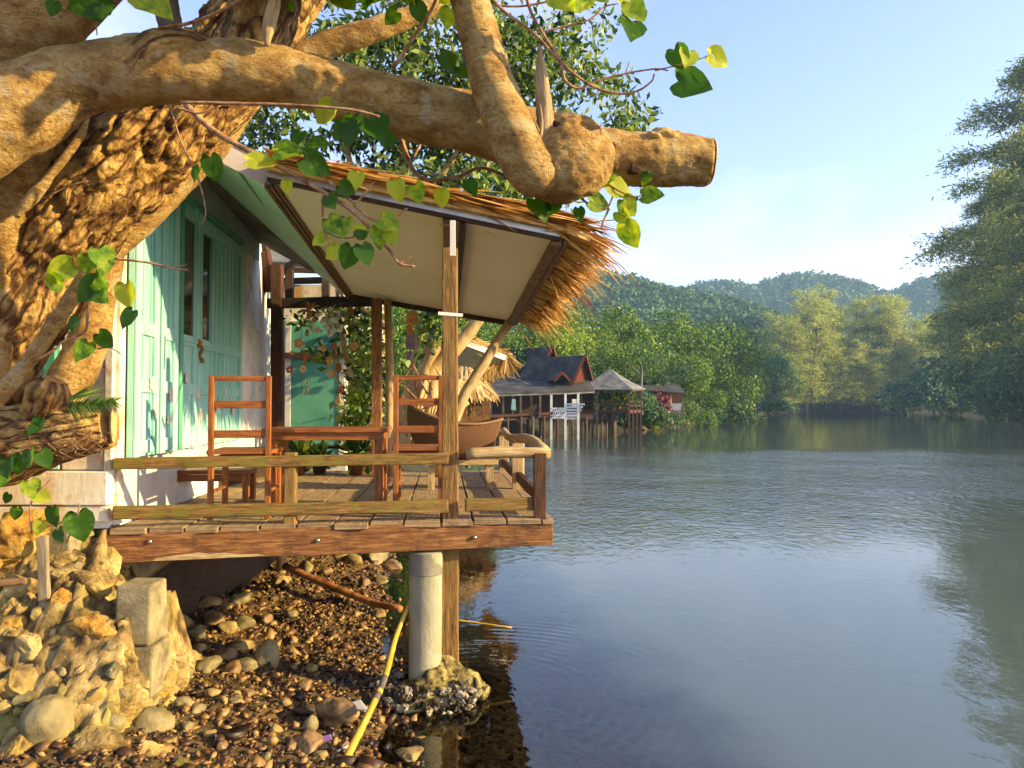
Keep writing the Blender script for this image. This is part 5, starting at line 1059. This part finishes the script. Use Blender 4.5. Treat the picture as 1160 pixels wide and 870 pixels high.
mb = MB(); mb.tube([P(335, 872, 3.95), P(395, 845, 4.1)], [.006], 6); o = mb.build('white_stick', m_plast, smooth=True); tag(o, 'thin white stick on the pebbles at the bottom edge', 'stick')
for nm, lab, pts, m_ in (('plastic_scrap', 'torn white plastic scrap beside the bamboo pole', [(397, 796), (408, 793), (418, 806), (412, 812), (400, 806)], m_plast), ('plastic_wrapper', 'small violet plastic wrapper among the stones', [(352, 838), (362, 835), (374, 832), (376, 838), (364, 843), (350, 845)], m_violet), ('foam_piece', 'small pale foam piece on the pebbles', [(243, 832), (258, 836), (258, 842), (244, 839)], m_plast)):
    p = ground_hit(pts[0][0], pts[0][1]+8); mb = MB(); mb.slab([P(x, y, p.y-.04) for x, y in pts], .006, nrm=(0, 1, .0)); o = mb.build(nm, m_); tag(o, lab, 'litter')
# ================================================================== ACROSS THE WATER
def part(name, m, par, *qs, th=.08, bevel=0):
    mb = MB()
    for q in qs: mb.slab(q[0], th, nrm=q[1])
    return mb.build(name, m, par, bevel=bevel)
fh = thing('stilt_house', 'long grey roofed timber house with red gables standing on stilts over the water', 'house', P(612, 497, 44))
def fp(px, py, d=43.5): return P(px, py, d)
# lower roofs
part('lower_roof', m_slate, fh, ([fp(548, 448, 42), fp(674, 444, 44), fp(662, 424, 49), fp(560, 424, 49)], (0, -.3, .95)), th=.12)
part('eave_board', m_slatel, fh, ([fp(549, 449.5, 41.9), fp(640, 446.5, 43.2), fp(640, 445, 43.2), fp(549, 448, 41.9)], (0, -1, 0)), ([fp(640, 447, 43.1), fp(674, 445, 43.6), fp(674, 443.5, 43.6), fp(640, 445.3, 43.1)], (0, -1, 0)), th=.05)
def gable(par, ap, lb, rb, back, m_end=m_red):
    ap, lb, rb, back = Vector(ap), Vector(lb), Vector(rb), Vector(back); ov = -back.normalized()*.35
    mb = MB(); mb.slab([lb+ov+(lb-ap)*.12, ap+ov, ap+back, lb+back+(lb-ap)*.12], .1); mb.slab([ap+ov, rb+ov+(rb-ap)*.12, rb+back+(rb-ap)*.12, ap+back], .1); r = mb.build('gable_roof', m_slate, par)
    mb = MB(); mb.slab([lb, rb, ap], .1, nrm=-back.normalized()); mb.build('gable_end', m_end, par)
    mb = MB(); mb.beam(lb+ov*1.2+(lb-ap)*.14, ap+ov*1.2+Zu*.1, .06, .15); mb.beam(rb+ov*1.2+(rb-ap)*.14, ap+ov*1.2+Zu*.1, .06, .15); mb.build('gable_trim', m_red, r)
gable(fh, fp(657, 404, 45), fp(641, 437, 45), fp(666, 434, 47.2), Vector((-3.0, 2.6, 0)))
gable(fh, fp(621, 394, 48.5), fp(606, 424, 48.5), fp(630, 424, 50), Vector((-2.6, 2.6, 0)), m_darkred)
gable(fh, fp(635, 424, 44.5), fp(627, 431, 44.5), fp(643, 431, 44.5), Vector((-.3, 1.6, 0)), m_slate)
part('ridge_strip', m_slatel, fh, ([fp(574, 426, 44), fp(600, 437, 43), fp(602, 437, 43), fp(576, 426, 44)], (0, -.5, .8)), th=.06)
part('back_wall', m_dark, fh, ([fp(552, 474, 46), fp(672, 472, 47), fp(672, 440, 47), fp(552, 440, 46)], (0, -1, 0)), th=.1)
part('floor', m_dark, fh, ([fp(548, 473, 42), fp(628, 474, 43.2), fp(672, 475, 43.6), fp(672, 470, 47), fp(552, 470, 46)], (0, 0, 1)), th=.15)
mb = MB(); mb.beam(fp(548, 472, 41.9), fp(628, 468, 43), .1, .14); mb.beam(fp(548, 478, 41.9), fp(626, 471.5, 43), .1, .1); mb.build('walkway_rail', m_darkred, fh)
for px in (556, 570, 581, 590, 602, 612): 
    mb = MB(); mb.beam(fp(px, 473, 42.6), fp(px, 448, 42.6), .12, .12, up=(0, 1, 0)); mb.build('verandah_post', m_trunkfar if px != 602 else m_dark, fh)
for px in (624.5, 640.5, 655):
    mb = MB(); mb.beam(fp(px, 499, 43), fp(px, 446, 43), .13, .13, up=(0, 1, 0)); mb.build('white_post', m_bwhite, fh)
wr = MB()
for y in (462.5, 473.5): wr.beam(fp(625, y, 42.95), fp(641, y, 42.95), .06, .07)
for i in range(7):
    x = 626+i*2.2; wr.beam(fp(x, 473, 42.95), fp(x+2.2, 463, 42.95), .05, .04); wr.beam(fp(x+2.2, 473, 42.95), fp(x, 463, 42.95), .05, .04)
wr.build('lattice_rail', m_bwhite, fh)
wr = MB()
for i in range(6):
    t = i/5; wr.beam(fp(641, 474-16*t, 43-.1*t), fp(655+7*t**1.5, 474-16*t, 43-.5*t), .04, .11)
wr.build('flared_seat_rail', m_bwhite, fh)
for px, dd in ((560, 42.3), (575, 42.3), (590, 42.4), (603.5, 42.5), (616, 42.7), (631, 43), (648, 43.2), (664, 43.4), (568, 45), (584, 45), (598, 45), (612, 45), (626, 45.4), (642, 45.6)):
    mb = MB(); mb.tube([P(px, 472, dd), Vector((P(px, 472, dd).x, P(px, 472, dd).y, -1))], [.08], 8); mb.build('stilt', m_trunkfar if int(px) % 3 == 0 else m_dark, fh, smooth=True)
mb = MB(); mb.slab([fp(580, 452, 42.4), fp(584, 452, 42.4), fp(584.5, 465, 42.4), fp(579, 464, 42.4)], .04, nrm=(0, -1, 0)); o = mb.build('hanging_towel', m_cloth); tag(o, 'pale teal towel hanging on the verandah of the stilt house', 'towel')
part('window', m_bwhite, fh, ([fp(648, 461, 43.4), fp(653, 461, 43.4), fp(653, 452, 43.4), fp(648, 452, 43.4)], (0, -1, 0)), th=.05)
# gazebo
gc = P(692, 495, 47.5); gb = thing('gazebo', 'square gazebo with a pale pyramid roof on wooden stilts over the water', 'gazebo', (gc.x, gc.y, -.5))
def gpt(px, py, d): return P(px, py, d)
apx = P(691, 419, 47.5); cs_ = [P(653, 442, 46), P(716, 442.5, 45.2), P(731, 441.5, 49), P(668, 440, 50)]
mb = MB()
for i in range(4):
    a, b_ = cs_[i], cs_[(i+1) % 4]; m1, m2 = a.lerp(apx, .5)-Zu*.08, b_.lerp(apx, .5)-Zu*.08
    mb.slab([a, b_, m2, m1], .07); mb.slab([m1, m2, apx], .07)
mb.build('pyramid_roof', m_slatel, gb)
mb = MB()
for i in range(4): mb.beam(cs_[i].lerp(apx, .06)-Zu*.06, cs_[(i+1) % 4].lerp(apx, .06)-Zu*.06, .1, .16)
mb.build('eave_beam', m_dark, gb)
ins = [c.lerp(Vector((apx.x, apx.y, c.z)), .14) for c in cs_]; zf = P(690, 466, 47).z
for i in range(4):
    for t in (0, .33, .66):
        q = ins[i].lerp(ins[(i+1) % 4], t); mb = MB(); mb.beam((q.x, q.y, -1), (q.x, q.y, cs_[0].z), .13, .13, up=(0, 1, 0)); mb.build('post', m_dark if (i+int(t*3)) % 3 else m_trunkfar, gb)
    mb = MB()
    for zz in (zf+.35, zf+.6, zf): mb.beam((ins[i].x, ins[i].y, zz), (ins[(i+1) % 4].x, ins[(i+1) % 4].y, zz), .06, .09 if zz > zf else .2)
    mb.build('railing', m_darkred, gb)
mb = MB(); mb.slab([Vector((c.x, c.y, zf)) for c in ins], .1, nrm=(0, 0, 1)); mb.build('floor', m_dark, gb)
for k in range(9):
    q = ins[0].lerp(ins[1], rng.uniform(0, 1)).lerp(ins[3].lerp(ins[2], .5), rng.uniform(0, 1)); mb = MB(); mb.tube([(q.x, q.y, -1), (q.x, q.y, zf)], [.07], 7); mb.build('stilt', m_trunkfar, gb)
for k, (px, lab) in enumerate(((683, 'leafy potted plant at the left front of the gazebo'), (701, 'tall yellow green plant in the middle of the gazebo'), (710, 'small plant at the right of the gazebo'))):
    q = P(px, 462, 46.6); o = thing('potted_plant', lab, 'plant', (q.x, q.y, zf+.1)); n = 260; dr = unit(rng.normal(size=(n, 3))+np.array([0, 0, .8])); V, Fq = leaf_quads(rng, np.array([[0, 0, .5]])+dr*rng.uniform(.1, .55, (n, 1)), rng.uniform(.14, .3, n), .25, dr); np_mesh('foliage', V, Fq, m_leaflit if k == 1 else m_leafm, o)
    mb = MB(); mb.lathe([(0, 0), (.16, 0), (.2, .3), (.17, .3), (0, .28)], (q.x, q.y, zf+.1), 12); mb.build('pot', m_terra, o)
# far hut
h2 = thing('small_hut', 'small dark roofed hut with a white balcony beyond the gazebo', 'hut', P(755, 472, 62))
part('roof', m_slate, h2, ([P(724, 444, 60), P(776, 447, 60), P(770, 438, 64), P(728, 438, 64)], (0, -.3, .95)), ([P(752, 439, 63), P(766, 440, 63), P(765, 436, 64), P(753, 436, 64)], (0, -.3, .95)), th=.15)
part('back_wall', m_darkred, h2, ([P(728, 470, 63), P(772, 470, 63), P(772, 442, 63), P(728, 442, 63)], (0, -1, 0)), th=.1)
part('balcony', m_bwhite, h2, ([P(753, 465, 60.5), P(771, 465, 60.5), P(772, 457, 60.3), P(752, 457, 60.3)], (0, -1, 0)), th=.1)
part('floor', m_trunkfar, h2, ([P(726, 471, 60), P(774, 471, 60), P(772, 468, 63), P(728, 468, 63)], (0, 0, 1)), th=.2)
for px in (727, 745, 760, 773): mb = MB(); mb.beam(P(px, 480, 60.4), P(px, 445, 60.4), .14, .14, up=(0, 1, 0)); mb.build('post', m_orn if px == 760 else m_trunkfar, h2)
def bushpts(cx, cy, d, rx, ry, n, k=24, dep=None):
    out_ = []
    for _ in range(n//k):
        a = rng.normal(size=3)*.5; c = P(cx+a[0]*rx, cy+a[1]*ry, d+a[2]*(dep or rx*d/F))
        for _ in range(k): out_.append(tuple(c+Vector(rng.normal(size=3))*.03*ry*d/F*4))
    return out_
bo = thing('bougainvillea', 'magenta flowering bush beside the small hut', 'bush', P(746, 474, 59.5)); leafblob(bushpts(747, 458, 59.5, 12, 14, 900), (.14, .26), .35, m_bougain, 'blossoms', bo)
mb = MB(); mb.tube([P(746, 478, 59.5), P(747, 455, 59.5)], [.06, .03], 6); mb.build('stem', m_trunkfar, bo)
for k in range(46):
    px = rng.uniform(722, 860); d = 57+(px-722)*.45; p = Vector((P(px, 460, d).x, d, 0)); s_ = float(lag_sd(p.x, p.y)); p.y += 0
    for _ in range(30):
        if lag_sd(p.x, p.y) > .1: break
        p.y += .4
    r = rng.uniform(.15, .5); mb = MB(); mb.rock(p+Vector((0, 0, r*.3)), (r*1.3, r, r*.7), seed=k, sub=2, rough=.5, rz=k); o = mb.build('bank_rock', m_stoneg if k % 2 else m_trunkfar, smooth=True); tag(o, 'dark rock at the foot of the far bank', 'rock', 'rocks along the far bank')
# ---- trees.  prototypes are built once and copied
def broad_crown(seed, n, blobs, ln, asp):
    r = np.random.default_rng(seed); pts = []; 
    B = [(np.array([r.normal()*.33, r.normal()*.33, .62+r.normal()*.17]), r.uniform(.17, .30)) for _ in range(blobs)]
    for c, rad in B:
        m = n//blobs; d = unit(r.normal(size=(m, 3))+np.array([0, 0, .25])); rr = rad*(1-.35*r.uniform(size=(m, 1))**2)*(1+.25*np.sin(5*d[:, :1]+seed)*np.cos(4*d[:, 1:2]))
        pts.append((c+d*rr*np.array([1, 1, .8]), d))
    Pq = np.concatenate([a for a, b in pts]); Dn = np.concatenate([b for a, b in pts]); m = len(Pq)
    return leaf_quads(r, Pq, r.uniform(ln[0], ln[1], m), asp, Dn*.5+r.normal(size=(m, 3))+np.array([0, 0, -.35]), Dn), B
def trunk_mesh(B, thin=1.0, seed=0):
    mb = MB(); mb.tube([(0, 0, -.06), (.01, 0, .2), (-.01, .01, .5), (0, 0, .75)], [.028*thin, .022*thin, .015*thin, .005], 8, seg=14, disp=lambda u, a, r, p: .15*r*noise.noise(p*20))
    for c, rad in B[:8]: mb.tube([(0, 0, .25+.1*(c[2])), tuple(Vector(c)*.6+Vector((0, 0, .12))), tuple(c)], [.011*thin, .007*thin, .003], 6, seg=8)
    return mb
protos = {}
def tree(kind, label, cat, x, y, h, wide=1.0, rz=0, group=None, name='broadleaf_tree', z=None):
    z = float(gz(np.array([x]), np.array([y]))[0]) if z is None else z
    t = thing(name, label, cat, (x, y, z), rz, group); t.scale = (h*wide, h*wide, h)
    cm, tm = protos[kind]
    for src, nm in ((tm, 'trunk'), (cm, 'crown')):
        o = bpy.data.objects.new(nm, src); SC.collection.objects.link(o); o.parent = t
    return t
def reg(kind, crown, m_, trunk, tmat):
    V, Fq = crown; zt = np.percentile(V[:, 2], 99.6); V = V*np.array([1, 1, 1/zt]); a = np_mesh('crown', V, Fq, m_); b_ = trunk.build('trunk', tmat, None, smooth=True, loc=(0, 0, 0)); protos[kind] = (a.data, b_.data); bpy.data.objects.remove(a); bpy.data.objects.remove(b_)
for i, (m_, nb_, n, asp) in enumerate(((m_leafm, 16, 9000, .32), (m_leafb, 14, 9000, .32), (m_leaflit, 15, 9000, .3), (m_leafm, 22, 11000, .28))):
    cr_, B = broad_crown(20+i, int(n*1.7), nb_, (.020, .042), asp); reg('b%d' % i, cr_, m_, trunk_mesh(B, seed=i), m_trunkfar)
def bush_crown(seed, n):
    r = np.random.default_rng(seed); d = unit(r.normal(size=(n, 3))+np.array([0, 0, .2])); c = np.array([[r.normal()*.35, r.normal()*.35, .45+r.normal()*.2] for _ in range(14)])[r.integers(0, 14, n)]
    return leaf_quads(r, c+d*.26*r.uniform(.6, 1.05, (n, 1)), r.uniform(.05, .10, n), .3, d*.4+r.normal(size=(n, 3)), d)
reg('bush', bush_crown(5, 5000), m_leafb, trunk_mesh([], 1.2), m_trunkfar); reg('bushl', bush_crown(6, 5000), m_leaflit, trunk_mesh([], 1.2), m_trunkfar)
def casu_crown(seed, n, cone, dense=.6, lf=(.009, .022)):
    """drooping feathery sprays carried on ascending branches"""
    r = np.random.default_rng(seed); C_ = []; D_ = []; mb = MB()
    for k in range(7 if cone < .5 else 1):
        a = r.uniform(0, 6.28); b0 = np.array([math.cos(a), math.sin(a), 0])*r.uniform(.005, .16 if cone < .5 else .01); ln = b0*r.uniform(1.2, 2.0); tp = np.array([ln[0], ln[1], r.uniform(.7, .97)])
        mb.tube([tuple(b0*.5-np.array([0, 0, .04])), tuple((b0+tp)/2), tuple(tp)], [.007, .005, .002], 6, seg=10)
        for j in range(44 if cone < .5 else 150):
            t = r.uniform(.12, 1); base = b0*.6*(1-t)+tp*t; w_ = (.20*(1-t*.55) if cone < .5 else .36*max(0, 1-t**2.3)**.62+.03)*r.uniform(.35, 1.1)
            ph = r.uniform(0, 6.28); d = np.array([math.cos(ph), math.sin(ph), .25]); m = n//(7*44 if cone < .5 else 150); u = r.uniform(.15, 1, (m, 1))
            if r.uniform() < .25: mb.tube([tuple(base), tuple(base+d*w_*.9)], [.003, .001], 4, seg=3)
            C_.append(base+d*w_*u-np.array([0, 0, .25])*w_*u*u+r.normal(size=(m, 3))*(.009 if cone < .5 else .007)*(1+u)); D_.append(d*.6+r.normal(size=(m, 3))*.6+np.array([0, 0, -.15]))
    Cn = np.concatenate(C_); Dn = np.concatenate(D_); return leaf_quads(r, Cn, r.uniform(lf[0], lf[1], len(Cn)), .12, Dn), mb
for i in range(2): cr_, mb = casu_crown(50+i, 36000, .3); reg('c%d' % i, cr_, m_casu, mb, m_trunkfar)
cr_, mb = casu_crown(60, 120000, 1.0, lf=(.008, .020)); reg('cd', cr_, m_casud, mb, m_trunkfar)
def at(px, d): return P(px, 460, d).x
g1 = 'green trees along the left bank'
for k, (kd, px, d, top, wd, lab) in enumerate((
    ('b2', 575, 56, 368, .8, 'bright green leafy tree directly behind the leaning pole'), ('b2', 612, 64, 362, .8, 'bright green tree above the first red gable'), ('b0', 655, 70, 356, .8, 'mid green tree rising behind the red gable end'), ('b3', 700, 74, 358, .8, 'rounded green tree behind the gazebo roof'),
    ('b0', 742, 80, 366, .85, 'darker green tree behind the small hut'), ('b2', 715, 95, 362, .7, 'pale green tree crown behind the bare branched one'), ('b3', 790, 84, 368, .8, 'broad green tree to the right of the small hut'), ('b2', 815, 108, 370, .7, 'yellowish green tree on the far left bank'), ('b1', 846, 122, 388, .7, 'blue green tree before the casuarinas'), ('b0', 770, 105, 368, .8, 'tall tree deep behind the small hut'),
    ('b1', 806, 100, 398, .8, 'low blue green mangrove tree at the water edge'), ('b1', 836, 112, 404, .8, 'spreading mangrove tree overhanging the water'), ('b0', 540, 52, 360, .8, 'leafy tree just right of the roof post in the distance'), ('b1', 630, 58, 385, .8, 'dark green tree squeezed between the two gables'), ('b0', 680, 60, 392, .8, 'dark green tree touching the gazebo roof'), ('b1', 735, 66, 408, .85, 'dense tree right of the gazebo'), ('b3', 760, 70, 395, .8, 'rounded tree above the small hut roof'), ('b0', 868, 150, 400, .7, 'hazy tree at the left foot of the casuarinas'))):
    x = at(px, d); y = d
    for _ in range(60):
        if lag_sd(x, y) > .5: break
        x *= 1.01; y *= 1.01
    hgt = (460-top)/F*y+HC-1; tree(kd, lab, 'tree', x, y, hgt*1.02, wd*1.15, k*1.3, g1)
for k, (kd, px, d, top, wd, lab) in enumerate((('b0', 452, 23, 330, .6, 'dense green tree behind the thin porch poles'), ('b3', 480, 27, 325, .55, 'dense green tree behind the pale yellow trunks'), ('b2', 508, 30, 338, .5, 'bright leafy tree just right of the roof post'), ('b0', 410, 26, 320, .8, 'tree behind the climbing shrub and the white house'))):
    x = at(px, d); tree(kd, lab, 'tree', x, d, (460-top)/F*d+HC-1, wd, k*1.7, g1)
g2 = 'bushes at the water edge'
for k, (kd, px, d, top, wd, lab) in enumerate((('bush', 790, 92, 442, 1.5, 'low dark bush at the water edge right of the hut'), ('bush', 812, 106, 436, 1.4, 'rounded bush hanging over the bank'), ('bush', 838, 124, 440, 1.5, 'dark bush below the mangrove trees'), ('bush', 868, 190, 446, 1.4, 'bush at the end of the left bank'), ('bushl', 735, 60, 462, 1.3, 'bright low bush beside the gazebo stilts'), ('bush', 780, 80, 452, 1.4, 'small bush next to the white balcony'), ('bush', 712, 58, 446, 1.2, 'bush half hidden behind the gazebo posts'))):
    x = at(px, d); y = d
    for _ in range(60):
        if lag_sd(x, y) > .1: break
        x *= 1.01; y *= 1.01
    tree(kd, lab, 'bush', x, y, max(.8, (460-top)/F*y+HC), wd, k*2.1, g2, 'bush')
# bare branched tree
bb = thing('bare_tree', 'grey bare branched tree standing between the green trees behind the gazebo', 'tree', P(727, 470, 57)); mb = MB()
for path, r in (([(727, 470), (726, 445), (727, 420), (724, 405)], .13), ([(726, 425), (712, 412), (700, 410)], .06), ([(727, 418), (742, 408), (752, 396)], .06), ([(724, 408), (714, 398), (708, 388)], .05), ([(725, 410), (732, 396), (736, 385)], .05), ([(712, 412), (704, 402)], .03), ([(742, 408), (757, 408)], .03)): mb.tube([P(x, y, 57) for x, y in path], [r, r*.4], 7)
mb.build('trunk', m_slatel, bb, smooth=True); leafblob([tuple(P(722+rng.normal()*18, 400+rng.normal()*8, 57+rng.normal())) for _ in range(700)], (.2, .4), .2, m_leafm, 'crown', bb)
g3 = 'feathery casuarina trees on the far bank'
for k, (kd, px, d, top, lab) in enumerate((('c0', 905, 232, 350, 'feathery casuarina at the left of the far clump'), ('c1', 935, 242, 337, 'tall feathery casuarina left of centre in the far clump'), ('c0', 968, 244, 333, 'tallest feathery casuarina of the far clump'), ('c1', 1000, 244, 343, 'feathery casuarina right of centre in the far clump'), ('c0', 1030, 246, 370, 'pale casuarina in the gap before the big right tree'), ('c1', 1055, 250, 366, 'casuarina half hidden by the big right tree'), ('c1', 918, 228, 390, 'small casuarina low at the left water edge'), ('c1', 893, 222, 368, 'leftmost casuarina leaning over the end of the green bank'), ('c0', 1043, 236, 386, 'low casuarina filling the gap by the right bank'), ('c1', 972, 226, 424, 'lowest bushy casuarina at the waterline'), ('c0', 952, 236, 396, 'small bushy casuarina at the foot of the clump'), ('c1', 988, 238, 402, 'small casuarina overhanging the water'), ('c0', 1015, 240, 393, 'slender casuarina at the right foot of the clump'))):
    x = at(px, d); y = d
    for _ in range(60):
        if lag_sd(x, y) > .5: break
        x *= 1.01; y *= 1.01
    tree(kd, lab, 'tree', x, y, ((460-top)/F*y+HC)*1.03, 1.4 if k < 6 else 1.7, k*1.9, g3, 'casuarina_tree')
g4 = 'dark trees on the right bank'
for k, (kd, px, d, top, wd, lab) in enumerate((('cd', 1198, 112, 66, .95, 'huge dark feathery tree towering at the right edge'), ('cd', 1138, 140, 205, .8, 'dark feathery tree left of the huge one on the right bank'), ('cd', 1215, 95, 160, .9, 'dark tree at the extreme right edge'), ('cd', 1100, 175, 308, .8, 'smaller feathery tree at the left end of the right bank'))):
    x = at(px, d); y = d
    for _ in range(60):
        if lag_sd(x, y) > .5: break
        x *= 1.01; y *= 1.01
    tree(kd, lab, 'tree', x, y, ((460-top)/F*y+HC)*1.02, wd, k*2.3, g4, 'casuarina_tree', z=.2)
for k, (px, d, top, wd, lab) in enumerate(((1076, 178, 432, 1.1, 'dark bush at the left foot of the big right tree'), (1090, 148, 415, 1.2, 'dark bush under the big right tree'), (1125, 124, 410, 1.2, 'broad bush at the foot of the huge tree'), (1158, 104, 405, 1.2, 'bush at the right edge of the photo above the water'), (1092, 176, 400, 1.2, 'taller bush behind the right bank'), (1190, 92, 400, 1.2, 'bush just cut by the right edge'))):
    x = at(px, d); y = d
    for _ in range(60):
        if lag_sd(x, y) > .3: break
        x *= 1.01; y *= 1.01
    tree('bush', lab, 'bush', x, y, (460-top)/F*y+HC, wd, k*2.1, 'bushes under the right bank trees', 'bush')
